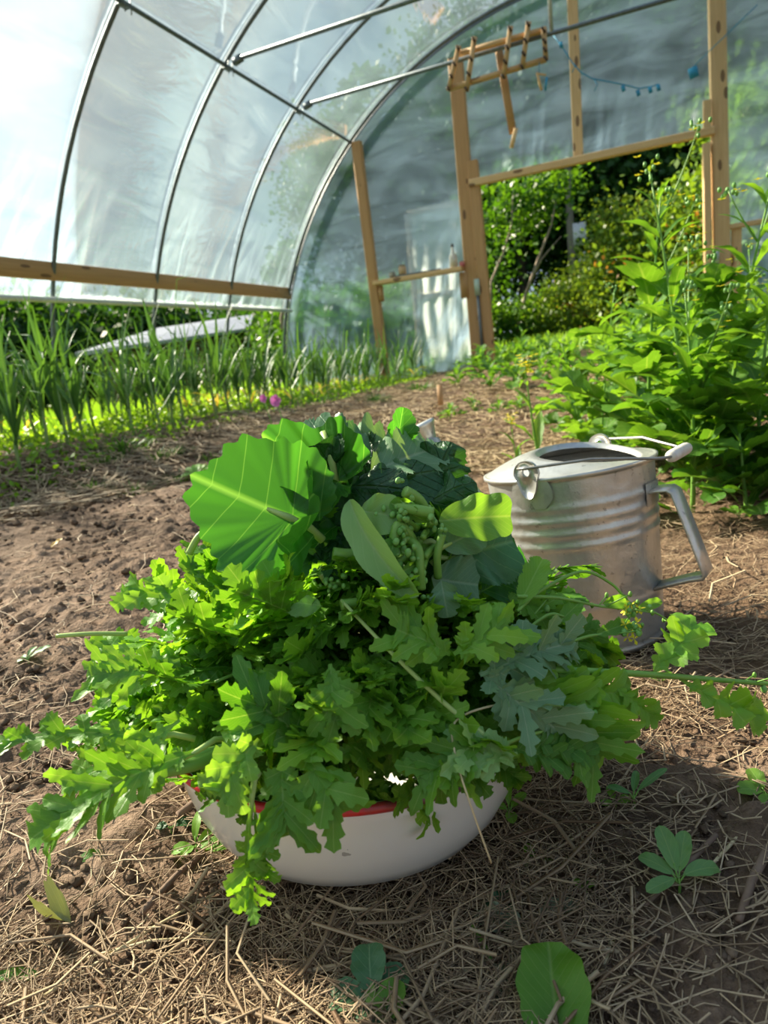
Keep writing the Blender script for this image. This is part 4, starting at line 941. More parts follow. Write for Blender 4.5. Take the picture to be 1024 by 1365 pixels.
# the right-hand flower stalks
YF = plain('yellow_petals', (.90, .80, .05), (.8, .65, .02), .5, 30, sub=.3)
def fstalk(label, pts, r0, r1, seed, leaves=(), yellow=0, buds=8, twigs=3):
    o = stalk(label, pts, r0, r1, buds, STEM, 'flowering_stalk', seed)
    r = random.Random(seed + 77); base = Vector(o.location)
    mb = MB()
    for a, b, wd, kw in leaves:
        A, B = P(*a) - base, P(*b) - base; M = frame(A, B - A, tocamv(P(*a)) + Vector((0, 0, kw.pop('up', .2))))
        k_ = dict(n=44, cols=3, k=6, depth=.65, teeth=.14, kt=22, sweep=.6, fold=.25, ruff=.07, pet=.08, peak=.5, rnd=.6, curl=.3, seed=seed); k_.update(kw)
        (pinnate if k_['depth'] > .3 else blade)(mb, M, (B - A).length, wd, **k_)
    if leaves: mb.build('foliage', MUS, o)
    e = P(*pts[-1]) - base; d = (P(*pts[-1]) - P(*pts[-2])).normalized(); mb = MB()
    for i in range(twigs):
        s = e - d * r.uniform(.008, .05); t = (d + Vector((r.gauss(0, .6), r.gauss(0, .6), r.gauss(.2, .5)))).normalized() * r.uniform(.015, .03)
        mb.tube([s, s + t * .6, s + t], [.0009, .0008, .0006], 5); mb.ball(s + t, .0022, 6, 4, (1, 1, 1.6))
    mb.build('twigs', STEM, o)
    if yellow:
        mb = MB()
        for i in range(yellow):
            c = e + Vector((r.gauss(0, .006), r.gauss(0, .006), r.gauss(0, .005)))
            for j in range(4):
                a = j * 1.57 + r.random(); u = Vector((math.cos(a), .3 * math.sin(a), math.sin(a))); w = u.cross(tocamv(e)).normalized()
                mb.add([c, c + u * .004 + w * .002, c + u * .0065, c + u * .004 - w * .002], [(0, 1, 2, 3)])
        mb.build('flower_head', YF, o)
    return o
fstalk('long thick stalk reaching across to the right edge with lobed leaves', [(640, 890, .62), (740, 893, .625), (850, 898, .64), (940, 905, .66), (1030, 912, .68)], .0042, .0022, 21,
       [((870, 898, .645), (936, 822, .67), .045, dict(depth=.45, k=5, curl=.4)), ((905, 905, .655), (1030, 965, .66), .035, dict(depth=.4, k=5, curl=.2)), ((760, 895, .63), (815, 1000, .61), .075, dict(depth=.7)), ((740, 895, .625), (850, 935, .63), .05, dict(depth=.7)), ((800, 897, .635), (885, 965, .63), .03, dict(depth=.75, pet=.3)), ((690, 892, .62), (790, 960, .61), .07, dict(depth=.65))], 0, 8, 4)
fstalk('slim flower stalk arching highest over the can with a drooping tip', [(690, 815, .66), (720, 788, .67), (775, 762, .69), (815, 778, .70), (842, 805, .71), (880, 820, .73), (912, 846, .74)], .0020, .0010, 22, [((690, 812, .66), (724, 742, .67), .03, dict(depth=.15, k=4))], 0, 6, 4)
fstalk('flower stalk with yellow buds crossing the middle of the can', [(690, 795, .66), (745, 797, .67), (800, 808, .69), (845, 812, .70)], .0020, .0012, 23, [((845, 815, .70), (885, 798, .71), .012, dict(depth=.05, k=2)), ((800, 805, .69), (842, 800, .70), .016, dict(depth=.05, k=2))], 5, 10, 6)
fstalk('lower flower stalk with a yellow tip in front of the can foot', [(735, 865, .655), (785, 848, .67), (820, 845, .68), (842, 842, .69)], .0018, .0011, 24, [((790, 848, .67), (846, 826, .69), .018, dict(depth=.2, k=4))], 7, 10, 5)
fstalk('low green shoot sticking right over the rusted rim end', [(630, 1015, .585), (690, 985, .585), (750, 968, .60), (772, 958, .61)], .0022, .0010, 25, [((690, 985, .588), (790, 978, .60), .02, dict(depth=.2, k=4)), ((680, 995, .585), (765, 1020, .58), .035, dict(depth=.7)), ((700, 985, .59), (800, 1010, .585), .03, dict(depth=.7))], 0, 5, 3)
fstalk('slim shoot with a small leaf rising before the can at the heap shoulder', [(690, 850, .66), (730, 820, .665), (752, 822, .67)], .0022, .0012, 26, [((740, 835, .665), (775, 800, .675), .018, dict(depth=.1))], 0, 4, 2)
#==PART3==
# ------------------------------------------------------------------ garlic rows on the left bed
def ribbon(mb, a, d, ln, wd, bend, n=11, kink=None, prof=None, V=.35, seed=0):
    """a strap leaf: starts at a along d, bends towards bend, folded in a V"""
    p = Vector(a); d = Vector(d).normalized(); b = Vector(bend); vs = []; uv = []; fs = []
    sidev = d.cross(Vector((0, 0, 1)));
    if sidev.length < .05: sidev = Vector((1, 0, 0))
    sidev.normalize()
    for i in range(n + 1):
        u = i / n
        w = wd / 2 * (prof(u) if prof else (min(1, .55 + u * 3) * (1 - u) ** .55 + .03))
        x = (sidev - d * sidev.dot(d)).normalized(); nn = x.cross(d)
        for s in (-1, 0, 1): vs.append(p + x * w * s + nn * (abs(s) * w * V)); uv.append((.5 + .5 * s, u))
        d = (d + b * (u * 2 / n) + (Vector(kink[1]) if kink and i == int(kink[0] * n) else Vector((0, 0, 0)))).normalized(); p = p + d * (ln / n)
    for i in range(n):
        for c in range(2): fs.append((i*3+c, i*3+c+1, i*3+c+4, i*3+c+3))
    mb.add(vs, fs, uv)
GAR = leaf_mat('garlic_leaf', (.035, .115, .035), (.085, .20, .055), .35, vein=.25, nveins=0, bumpy=.05)
GARY = leaf_mat('dried_garlic_leaf', (.48, .40, .12), (.56, .48, .17), .4, vein=.1, nveins=0, bumpy=.05)
GST = plain('garlic_stalk', (.28, .38, .14), (.15, .27, .08), .5, 20, .1)
GARL = []
for i in range(7):
    r = random.Random(300 + i); root = empty('garlic_plant', (0, 0, 0), 'x', 'garlic plant'); az = r.uniform(0, 6.28)
    hgt = r.uniform(.15, .22); mb = MB(); mb.tube([(0, 0, -.03), (r.gauss(0, .004), r.gauss(0, .004), hgt * .5), (r.gauss(0, .01), r.gauss(0, .01), hgt), (r.gauss(0, .012), r.gauss(0, .012), hgt + .1)], [.006, .0055, .0045, .0025], 8); child(mb, 'stalk', GST, root)
    mb = MB(); nl = r.choice((7, 8, 9))
    for j in range(nl):
        a = az + (j % 2) * math.pi + r.gauss(0, .35); ti = r.uniform(.14, .62) * (1.25 - j / nl * .7); z = hgt * .5 + (hgt * .6) * j / nl
        d = Vector((math.cos(a) * math.sin(ti), math.sin(a) * math.sin(ti), math.cos(ti))); ln = r.uniform(.30, .50) * (.75 + .25 * (j / nl))
        bd = Vector((math.cos(a) * .9, math.sin(a) * .9, -1.0)) * r.uniform(.0, .75)
        ribbon(mb, (0, 0, z), d, ln, r.uniform(.013, .021), bd, 12, (r.uniform(.55, .85), (math.cos(a) * .8, math.sin(a) * .8, -r.uniform(.4, 1.3))) if r.random() < .35 else None)
    child(mb, 'foliage', GAR, root)
    if i in (1, 5):
        mb = MB()
        for j in range(2):
            a = r.uniform(0, 6.28); ribbon(mb, (0, 0, .06), (math.cos(a) * .7, math.sin(a) * .7, .8), .20, .014, (math.cos(a), math.sin(a), -2.2), 10)
        ob = child(mb, 'dried_leaf', GARY, root); ob['label'] = 'yellowed dry leaf'
    GARL.append(root)
gu = [False] * len(GARL); R = random.Random(21); first = True
for row, (x0, lab, grp) in enumerate(((-2.50, 'tall garlic plant in the row nearest the path, along the edge of the left bed', 'front garlic row'),
                           (-2.86, 'tall garlic plant in the second row from the path in the left bed', 'second garlic row'),
                           (-3.22, 'tall garlic plant in the third row, behind the second, in the left bed', 'third garlic row'),
                           (-3.60, 'tall garlic plant in the back row of the left bed, under the hip rail', 'back garlic row'))):
    y = 1.35 + .05 * row
    while y < 7.45:
        k = R.randrange(7); x = x0 + R.gauss(0, .05) - (.12 if y < 2.6 and row == 0 else 0)
        if gu[k]: o = copy_tree(GARL[k])
        else: o = GARL[k]; gu[k] = True
        o.location = on(x, y, -.01); o.rotation_euler = (R.gauss(0, .05), R.gauss(0, .05), R.uniform(0, 6.28)); s = R.uniform(1.2, 1.45) * (1.0 if y < 4.5 else .82); o.scale = (s, s, s)
        o['label'] = lab; o['group'] = grp; y += R.uniform(.13, .20)
# low chickweed between the garlic
def leafcloud(name, mt, n, sampler, size, label, cat, kind='stuff', up=.6, stems=False, seed=1):
    r = np.random.default_rng(seed); Pn = sampler(r, n)
    d = r.normal(size=(n, 3)); d[:, 2] = np.abs(d[:, 2]) * up; d /= np.linalg.norm(d, axis=1)[:, None]
    q = r.normal(size=(n, 3)); q[:, 2] += .8; x = np.cross(d, q); x /= np.linalg.norm(x, axis=1)[:, None] + 1e-9; nn = np.cross(x, d)
    s = size * r.uniform(.6, 1.35, (n, 1)); w = s * .36
    V = np.stack([Pn, Pn + d * s * .5 + x * w + nn * s * .08, Pn + d * s, Pn + d * s * .5 - x * w + nn * s * .08], 1).reshape(-1, 3)
    Fc = (np.arange(n)[:, None] * 4 + np.arange(4)).tolist(); mb = MB(); mb.v = V.tolist(); mb.f = [tuple(f) for f in Fc]
    mb.uv = [(.5, 0), (1, .5), (.5, 1), (0, .5)] * n; mb.c = [(1, 1, 1, 1)] * (4 * n)
    return mb
WEED = leaf_mat('chickweed_leaf', (.16, .34, .03), (.30, .50, .05), .5, vein=.2, nveins=0, bumpy=.05)
def samp_bed(r, n):
    x = r.uniform(-3.95, -2.32, n); y = r.uniform(1.2, 7.6, n); cl = np.array([noise.noise((a * 2.2, b * 2.2, 2)) for a, b in zip(x, y)])
    hmax = np.clip(.07 + .14 * cl, .01, .2) * np.clip((-2.28 - x) / .25, .15, 1); return np.stack([x, y, gz_np(x, y) + r.uniform(0, 1, n) * hmax], 1)
mb = leafcloud('undergrowth', WEED, 15000, samp_bed, .030, '', '', seed=3)
tag(mb.build('chickweed_undergrowth', WEED), 'low bright green chickweed carpeting the soil between the garlic rows', 'weeds', kind='stuff')
# grass tufts on the straw slope
TUFT = leaf_mat('tuft_leaf', (.035, .11, .025), (.07, .18, .03), .35, vein=.1, nveins=0, bumpy=.05)
TUFTS = []
for i in range(3):
    r = random.Random(400 + i); mb = MB()
    for j in range(110):
        a = r.uniform(0, 6.28); q = r.uniform(0, .07); d = Vector((math.cos(a) * r.uniform(.2, 1.1), math.sin(a) * r.uniform(.2, 1.1), 1))
        ribbon(mb, (math.cos(a) * q, math.sin(a) * q, 0), d, r.uniform(.03, .09), r.uniform(.003, .006), (d.x, d.y, -1.0), 5)
    TUFTS.append(mb)
tm = [None] * 3
for i, (px, py, s, lab) in enumerate(((165, 600, 1.2, 'dark green weed tuft on the straw slope below the first garlic plants'), (40, 592, 1.0, 'dark weed tuft at the far left edge of the straw slope'), (140, 615, .8, 'small dark weed tuft under the leftmost garlic plant'),
        (232, 604, .8, 'small weed tuft near the middle of the straw slope'), (125, 650, .7, 'weed tuft in the left straw path'), (175, 658, .8, 'grey-green weed tuft at the foot of the straw slope'), (235, 640, .7, 'weed tuft close to the soil ridge'), (210, 610, .8, 'weed tuft halfway up the straw slope'),
        (60, 640, .6, 'sparse weed tuft in the left straw path near the frame edge'), (290, 610, .7, 'weed tuft behind the fanned kale leaf'), (330, 600, .6, 'weed tuft behind the kale bundle, lower of two'), (420, 540, 1.2, 'weed tuft at the front of the garlic bed behind the kale'), (500, 535, 1.2, 'weed tuft below the far garlic plants'), (560, 520, 1.2, 'weed tuft close to the wooden stake'))):
    p = G(px, py); k = i % 3
    if tm[k] is None: tm[k] = TUFTS[k].build('weed_tuft', TUFT); o = tm[k]
    else: o = tm[k].copy(); COL.objects.link(o)
    o.location = p - Vector((0, 0, .01)); o.scale = (s * 1.5, s * 1.5, s * 1.2); o.rotation_euler = (0, 0, i * 1.3); tag(o, lab, 'weed', 'weed tufts on the straw')
# stake, pink flowers
p = G(588, 545); mb = MB(); mb.box((0, 0, -.03), (.004, .003, .16), .035, .012, up=(0, 1, 0)); o = mb.build('wooden_stake', MW2); o.location = p; tag(o, 'short brown wooden stake in the straw path', 'stake')
PINK = plain('pink_petal', (.72, .22, .55), (.6, .15, .45), .5, 20, 0, sub=.35)
def flower(px, py, bx, by, t, label, r):
    c = P(px, py, t); g = on(c.x + .02, c.y); o = empty('pink_flower', g, label, 'flower'); rel = c - g
    mb = MB(); mb.tube([(0, 0, 0), rel * .5 + Vector((.01, 0, 0)), rel], [.003, .0025, .002], 6); mb.build('stem', STEM, o)
    mb = MB()
    for j in range(5):
        a = j * 1.257; M = frame(rel, Vector((math.cos(a), -.5, math.sin(a))), Vector((0, -1, .3))); blade(mb, M, r, r * .9, n=8, cols=2, depth=0, teeth=0, curl=.3, pet=0, peak=.65, rnd=.5, sweep=0)
    mb.build('petals', PINK, o)
flower(369, 534, 0, 0, 3.4, 'larger pink flower at the front of the garlic bed', .035); flower(352, 531, 0, 0, 3.45, 'smaller pink flower just left of the larger pink one', .024)

# ------------------------------------------------------------------ flowering mustard bed on the right
MPL = leaf_mat('bed_mustard_leaf', (.055, .18, .02), (.19, .37, .05), .48, vein=.35, nveins=7)
def mustard(seed, H, nl, flowers, lobedl=True, wide=1.0):
    r = random.Random(seed); root = empty('mustard_plant', (0, 0, 0), 'x', 'mustard plant')
    st = stemline((0, 0, -.02), (r.gauss(0, .06), r.gauss(0, .06), 1), H, (r.gauss(0, .12), r.gauss(0, .12), 0), 10)
    mb = MB(); mb.tube(st, [.0065 - .0048 * i / 10 for i in range(11)], 7); tips = [st[-1]]
    for b in range(r.randint(1, 4) if H > .5 else 0):
        q = st[r.randint(5, 9)]; a = r.uniform(0, 6.28); s2 = stemline(q, (math.cos(a) * .7, math.sin(a) * .7, 1), r.uniform(.12, .25), (0, 0, .5), 5); mb.tube(s2, [.0026, .0024, .002, .0017, .0014, .001], 6); tips.append(s2[-1])
    child(mb, 'stem', STEM, root)
    mb = MB()
    for j in range(nl):
        u = j / max(1, nl - 1); q = st[min(10, int(.6 + u * 9.2))]; a = j * 2.4 + r.uniform(-.4, .4); ln = (.22 * (1 - u) ** .8 + .065) * r.uniform(.85, 1.2) * min(1.1, .6 + H * .5)
        el = r.uniform(.6, 2.4); d = Vector((math.cos(a), math.sin(a), el)); low = u < .6 and lobedl
        (pinnate if low and j % 2 else blade)(mb, frame(q, d, (-math.cos(a) * el, -math.sin(a) * el, 1)), ln, ln * (r.uniform(.40, .55) if low else r.uniform(.16, .26)) * wide, n=30 if low else 18, cols=2, k=4, depth=.5 if low else .12, teeth=.14 if low else .06, kt=14, sweep=.4, curl=r.uniform(.6, 1.5), fold=.3, ruff=.07, pet=.2 if low else .08, peak=.62 if low else .4, seed=seed * 31 + j)
    child(mb, 'foliage', MPL, root)
    if flowers:
        mb = MB(); mb2 = MB(); fz = .011 if flowers == 1 else .016
        for t in tips:
            for i in range(7):
                c = t + Vector((r.gauss(0, .012), r.gauss(0, .012), r.gauss(0, .010))); mb2.ball(c, .0045, 6, 4, (1, 1, 1.4))
            for i in range(r.randint(2, 5) if flowers == 1 else 22):
                c = t + Vector((r.gauss(0, .018), r.gauss(0, .018), r.gauss(-.005, .016)))
                for j in range(4):
                    a = j * 1.57 + r.random(); u_ = Vector((math.cos(a), math.sin(a), .25)); w = Vector((-math.sin(a), math.cos(a), 0)); mb.add([c, c + u_ * fz * .55 + w * fz * .4, c + u_ * fz, c + u_ * fz * .55 - w * fz * .4], [(0, 1, 2, 3)])
        child(mb2, 'bud_cluster', BUD, root); child(mb, 'flower_head', YF, root)
    return root
MV = {'tall': [mustard(501, .74, 28, 1), mustard(502, .68, 28, 1), mustard(503, .80, 28, 1)], 'mid': [mustard(504, .48, 32, 0), mustard(505, .44, 32, 0), mustard(506, .54, 32, 1)], 'low': [mustard(507, .30, 16, 0, True, 1.15), mustard(508, .25, 15, 0, True, 1.2), mustard(511, .28, 16, 0, True, 1.0)], 'yellow': [mustard(509, .42, 7, 2, False)]}
mu = set()
def place_m(kind, k, loc, rz, s, label, grp, tilt=(0, 0)):
    src = MV[kind][k % len(MV[kind])]
    if src.name in mu: o = copy_tree(src)
    else: o = src; mu.add(src.name)
    o.location = loc; o.rotation_euler = (tilt[0], tilt[1], rz); o.scale = (s, s, s); o['label'] = label; o['group'] = grp; return o
R = random.Random(33)
# the tall ones one can single out, by where their stem stands
for px, py, kind, k, s, lab in ((862, 640, 'tall', 0, 1.22, 'tallest mustard plant with a bright bolting tip in front of the white eave'), (965, 640, 'tall', 1, 1.3, 'tall mustard plant with yellow buds in front of the right door post'),
        (800, 620, 'tall', 2, .82, 'mustard plant with a slender bolting stalk above the can opening'), (925, 655, 'tall', 2, 1.18, 'mustard plant with thin stalk standing before the pale door jamb'), (1010, 660, 'tall', 0, 1.0, 'tall mustard plant cut off by the right edge of the frame')):
    place_m(kind, k, G(px, py) - Vector((0, 0, .01)), R.uniform(0, 6.28), s, lab, 'tall mustard plants')
for px, py, s, lab in ((722, 628, 1.05, 'small mustard plant covered in yellow flowers left of the can'), (694, 642, .6, 'smallest yellow flowered mustard plant beside the can rim')):
    place_m('yellow', 0, G(px, py), R.uniform(0, 6.28), s, lab, 'yellow flowered mustard')
n = 0; tries = 0; spots = []
while n < 95 and tries < 4000:
    tries += 1; y = 1.85 + 4.9 * R.random() ** 1.35; x = R.uniform(-.6, 2.1)
    if x < -.45 + max(0, 2.75 - y) * .62 + max(0, 2.0 - y) * .6: continue
    if any((x - a) ** 2 + (y - b) ** 2 < 0.15 ** 2 for a, b in spots): continue
    spots.append((x, y)); edge = x < -.2 + max(0, 2.9 - y) * .7 or y < 2.3
    kind = 'low' if edge and R.random() < .75 else ('mid' if R.random() < .78 else 'tall')
    lab, grp = {'low': ('low mustard plant with broad lobed leaves at the near edge of the bed', 'low mustard plants'), 'mid': ('leafy mustard plant of middle height in the right-hand bed', 'mid-height mustard plants'), 'tall': ('tall mustard stalk rising among the leafy plants in the right-hand bed', 'tall mustard stalks')}[kind]
    place_m(kind, R.randrange(3), on(x, y, -.01), R.uniform(0, 6.28), R.uniform(.82, 1.18) * (.85 if kind == 'tall' else 1), lab, grp, (R.gauss(0, .08), R.gauss(0, .08))); n += 1
# young plants along the path to the door
for i, (px, py, s) in enumerate(((690, 520, 1.1), (655, 518, 1.0), (720, 505, 1.1), (745, 520, 1.0), (640, 500, 1.2), (668, 497, 1.2), (700, 492, 1.3), (735, 488, 1.3), (760, 500, 1.1), (610, 515, .8), (600, 560, .5), (632, 548, .5), (665, 552, .45), (690, 548, .5))):
    far = i < 9
    place_m('low', i, G(px, py), R.uniform(0, 6.28), s * (1.05 if far else .9), 'bushy young plant along the far end of the path by the doorway' if far else 'small seedling in the straw of the path near the stake', 'young plants by the doorway' if far else 'seedlings in the path')

# ------------------------------------------------------------------ outside: grass, shrubs, trees, shed, pole
MEAD = leaf_mat('meadow_blade', (.10, .26, .03), (.24, .42, .06), .45, vein=.0, nveins=0, bumpy=.05)
def samp_mead(r, n):
    y = 8.25 + 6 * r.random(n) ** 1.5; x = -.33 * y + 1.3 + (r.random(n) - .5) * (5.5 + .35 * (y - 8)); return np.stack([x, y, gz_np(x, y)], 1)
mb = leafcloud('', MEAD, 9000, samp_mead, .22, '', '', up=4.0, seed=9)
a = np.array(mb.v).reshape(-1, 4, 3); mid = (a[:, 1] + a[:, 3]) / 2; a[:, 1] = mid + (a[:, 1] - mid) * .12; a[:, 3] = mid + (a[:, 3] - mid) * .12; mb.v = a.reshape(-1, 3).tolist()
tag(mb.build('meadow_grass', MEAD), 'bright green meadow grass outside the doorway', 'grass', kind='stuff')
def samp_side(r, n):
    y = r.uniform(3, 13, n); x = -4.3 - 5 * r.random(n) ** 1.3; return np.stack([x, y, gz_np(x, y)], 1)
mb = leafcloud('', MEAD, 7000, samp_side, .26, '', '', up=3.5, seed=10)
a = np.array(mb.v).reshape(-1, 4, 3); mid = (a[:, 1] + a[:, 3]) / 2; a[:, 1] = mid + (a[:, 1] - mid) * .2; a[:, 3] = mid + (a[:, 3] - mid) * .2; mb.v = a.reshape(-1, 3).tolist()
tag(mb.build('meadow_grass', MEAD), 'bright green grass outside below the left film wall', 'grass', kind='stuff')
TREE = leaf_mat('forest_leaf', (.012, .055, .008), (.038, .115, .014), .35, vein=0, nveins=0, bumpy=.02, rough=.55)
TREEL = leaf_mat('light_tree_leaf', (.035, .115, .010), (.085, .21, .02), .42, vein=0, nveins=0, bumpy=.02)
HEDGE = leaf_mat('hedge_leaf', (.09, .20, .025), (.20, .31, .05), .40, vein=0, nveins=0, bumpy=.02)
REDL = leaf_mat('red_leaf_tip', (.26, .14, .05), (.32, .18, .06), .35, vein=0, nveins=0, bumpy=.02)
BARK = plain('bark', (.10, .075, .055), (.05, .038, .028), .85, 12, .5, stretch=(1, 1, .2)); BARKP = plain('pale_bark', (.42, .34, .25), (.26, .2, .15), .8, 12, .3, stretch=(1, 1, .2))
def crown(n, rx, rz, cz, size, seed, ncl=34, shell=.55, spread=.23):
    def smp(r, n):
        d = r.normal(size=(ncl, 3)); d /= np.linalg.norm(d, axis=1)[:, None]; c = d * (shell + (1 - shell) * r.random((ncl, 1)))
        k = r.integers(0, ncl, n); q = c[k] + r.normal(size=(n, 3)) * spread * np.array([1, 1, .7]); return q * np.array([rx, rx, rz]) + np.array([0, 0, cz])
    return leafcloud('', TREE, n, smp, size, '', '', up=1.0, seed=seed)
def tree_src(name, n, rx, rz, cz, size, seed, mt, bark, tr, lean=(0, 0), extra=None, ncl=34, spread=.23):
    root = empty(name, (0, 0, 0), 'x', 'tree'); r = random.Random(seed); mb = MB()
    top = cz + rz * .4; tl = [(lean[0] * u ** 1.3 + r.gauss(0, .03), lean[1] * u + r.gauss(0, .03), top * u) for u in (0, .2, .4, .6, .8, 1)]; mb.tube(tl, [tr, tr * .85, tr * .75, tr * .6, tr * .45, tr * .25], 9)
    for b in range(6):
        q = Vector(tl[2 + b % 3]); a = r.uniform(0, 6.28); mb.tube([q, q + Vector((math.cos(a) * rx * .3, math.sin(a) * rx * .3, rz * .25)), q + Vector((math.cos(a) * rx * .7, math.sin(a) * rx * .7, rz * .6))], [tr * .4, tr * .28, tr * .1], 6)
    child(mb, 'trunk', bark, root); child(crown(n, rx, rz, cz, size, seed, ncl, .55, spread), 'crown', mt, root)
    if extra: child(crown(extra, rx, rz, cz, size * .8, seed + 5, ncl, .85, .12), 'reddish_shoots', REDL, root)
    return root
FS = [tree_src('forest_tree', 20000, 2.3, 3.3, 4.3, .15, 601, TREE, BARK, .16, ncl=46, spread=.2), tree_src('forest_tree', 20000, 2.0, 3.8, 4.6, .15, 602, TREE, BARK, .15, ncl=44, spread=.2)]
R = random.Random(8); fu = set()
def put(src, loc, s, label, grp, rz):
    if src.name in fu: o = copy_tree(src)
    else: o = src; fu.add(src.name)
    o.location = loc; o.scale = (s, s, s); o.rotation_euler = (0, 0, rz); o['label'] = label; o['group'] = grp
    return o
for i, (x, y, s) in enumerate(((-6.3, 16, .80), (-4.4, 17.5, .92), (-2.6, 15.5, .85), (-1.0, 17, 1.0), (.8, 15.5, 1.0), (2.4, 17, 1.08), (4.2, 16, 1.05), (6.5, 17, 1.05), (-5.5, 21, .9), (-1.8, 21, 1.05), (1.6, 21, 1.1), (5, 21, 1.1))):
    put(FS[i % 2], on(x, y, -.1), s, 'dark green forest tree standing beyond the end wall and doorway' if y < 20 else 'dark green forest tree in the rear of the woods beyond the doorway', 'forest trees, front line' if y < 20 else 'forest trees, rear line', R.uniform(0, 6.28))
# bushes far on the left, seen under the raised film
BS = tree_src('side_bush', 6000, 1.5, 1.15, 1.0, .17, 611, TREE, BARK, .06)
for i, (x, y, s) in enumerate(((-13, 4.2, 1.1), (-13.5, 6.6, 1.2), (-14, 9.2, 1.25), (-14.5, 11.8, 1.3), (-15, 14.4, 1.3), (-14.5, 17, 1.35), (-11.5, 18.5, 1.2), (-9, 14.5, .8))):
    put(BS, on(x, y, -.1), s, 'dark rounded bush outside, seen under the raised left film', 'bushes beyond the left wall', R.uniform(0, 6.28))
HS = [tree_src('hedge_shrub', 13000, 1.15, .95, .95, .075, 621, HEDGE, BARK, .04, extra=350), tree_src('hedge_shrub', 13000, 1.0, 1.15, 1.1, .075, 622, HEDGE, BARK, .04, extra=500)]
for i, (x, y, s, lab) in enumerate(((-.95, 11.2, .62, 'pale green shrub at the left low end of the hedge beyond the doorway'), (-.25, 11.0, .85, 'green hedge shrub in front of the white eave'), (.55, 10.6, 1.05, 'hedge shrub with reddish shoots beside the pale door jamb'), (1.4, 10.3, 1.25, 'tall hedge shrub with reddish shoots behind the right door post'), (2.6, 10.4, 1.35, 'tall hedge shrub outside the film right of the doorway'))):
    put(HS[i % 2], on(x, y, -.1), s, lab, 'hedge outside the doorway', R.uniform(0, 6.28))
LS = tree_src('bramble_shrub', 7000, .75, .55, .5, .075, 631, TREEL, BARK, .02)
for i, (x, y, s, lab) in enumerate(((-3.0, 9.9, 1.0, 'bright leafy shrub outside, right behind the left door jamb'), (-2.2, 11.2, 1.0, 'bright leafy shrub at the foot of the leaning trunks'), (-1.5, 12.2, 1.0, 'bright leafy shrub under the lamp pole'), (-4.6, 9.6, 1.3, 'leafy shrub outside behind the wall stud'), (-5.4, 10.8, 1.5, 'leafy shrub outside behind the left end of the end wall'), (-3.8, 11.6, 1.5, 'leafy shrub outside behind the swung door'))):
    put(LS, on(x, y, -.1), s, lab, 'bright shrubs outside the doorway', R.uniform(0, 6.28))
# the small tree with leaning pale trunks
def bent_tree(name, loc, trunks, crownsp, label, mt, size, nleaf, spread):
    root = empty(name, loc, label, 'tree'); mb = MB()
    for tr, r0 in trunks: mb.tube([Vector(q) - Vector(loc) for q in tr], [r0 * (1 - .75 * i / (len(tr) - 1)) for i in range(len(tr))], 8)
    child(mb, 'trunk', BARKP, root)
    cs = np.array([list(Vector(c) - Vector(loc)) for c in crownsp])
    def smp(r, n): return cs[r.integers(0, len(cs), n)] + r.normal(size=(n, 3)) * np.array(spread)
    child(leafcloud('', mt, nleaf, smp, size, '', '', up=.7, seed=len(label)), 'crown', mt, root); return root
Yt = 11.0; base = on(*PY(682, 445, Yt).xy, -.05)
bent_tree('leaning_tree', base, [([base, PY(700, 395, Yt), PY(716, 350, Yt), PY(735, 300, Yt), PY(742, 262, Yt)], .035), ([PY(703, 385, Yt), PY(722, 345, Yt), PY(748, 315, Yt)], .022)],
          [PY(735, 250, Yt), PY(700, 255, Yt + .6), PY(718, 275, Yt + .5), PY(690, 300, Yt + .8)], 'small tree with two leaning pale trunks in the doorway view', TREEL, .10, 1500, (.28, .3, .16))
base = on(*PY(648, 408, 10.6).xy, -.05)
bent_tree('leaning_tree', base, [([base, PY(655, 375, 10.6), PY(672, 335, 10.6), PY(682, 300, 10.6), PY(684, 255, 10.6)], .024)], [PY(668, 270, 10.8), PY(655, 300, 11), PY(690, 265, 11), PY(660, 340, 11.2), PY(655, 370, 11.2)], 'slender leaning sapling just right of the left door jamb', TREEL, .10, 900, (.24, .3, .16))
# leafy branches close outside the film at the far left corner
base = on(-5.0, 8.75, -.05); Q = lambda x, y, t: P(x, y, t)
bent_tree('corner_sapling', base, [([base, (-4.95, 8.75, 1.3), Q(400, 330, 9.0), Q(425, 250, 9.0), Q(450, 190, 9.0), Q(475, 135, 9.0)], .03)],
          [Q(425, 225, 8.9), Q(442, 190, 8.9), Q(415, 245, 8.9), Q(455, 160, 8.9), Q(470, 140, 8.9), Q(378, 350, 8.9), Q(372, 370, 8.9), Q(492, 110, 8.9), Q(430, 210, 8.8)], 'sapling with drooping leaves pressed close outside the film at the far corner', TREE, .16, 520, (.10, .10, .10))
# shed roof seen under the raised film
shed = empty('low_shed', on(-7.6, 9.0), 'low shed with a pale metal roof outside, under the left film', 'shed'); s0 = Vector(shed.location)
MR = plain('metal_roof', (.52, .56, .60), (.42, .46, .50), .4, 8, .05, .3); MSH = plain('shed_boards', (.16, .09, .06), (.09, .05, .035), .8, 6, .3, stretch=(6, 6, .6))
a_, b_, c_, d__ = P(100, 470, 8.2), P(332, 437, 11.6), P(338, 419, 13.0), P(210, 437, 10.5)
mb = MB(); th = Vector((0, 0, .05)); vs = [a_, b_, c_, d__]; mb.add([v - s0 for v in vs] + [v - s0 - th for v in vs], [(0, 1, 2, 3), (7, 6, 5, 4), (0, 4, 5, 1), (1, 5, 6, 2), (2, 6, 7, 3), (3, 7, 4, 0)]); mb.build('roof', MR, shed, smooth=False)
mb = MB()
vs = [a_.lerp(d__, .25), b_.lerp(c_, .25), c_.lerp(b_, .15), d__.lerp(a_, .15)]; top = [v - s0 - th * 1.05 for v in vs]; bot = [Vector((v.x, v.y, gz(v.x, v.y) - .05)) - s0 for v in vs]
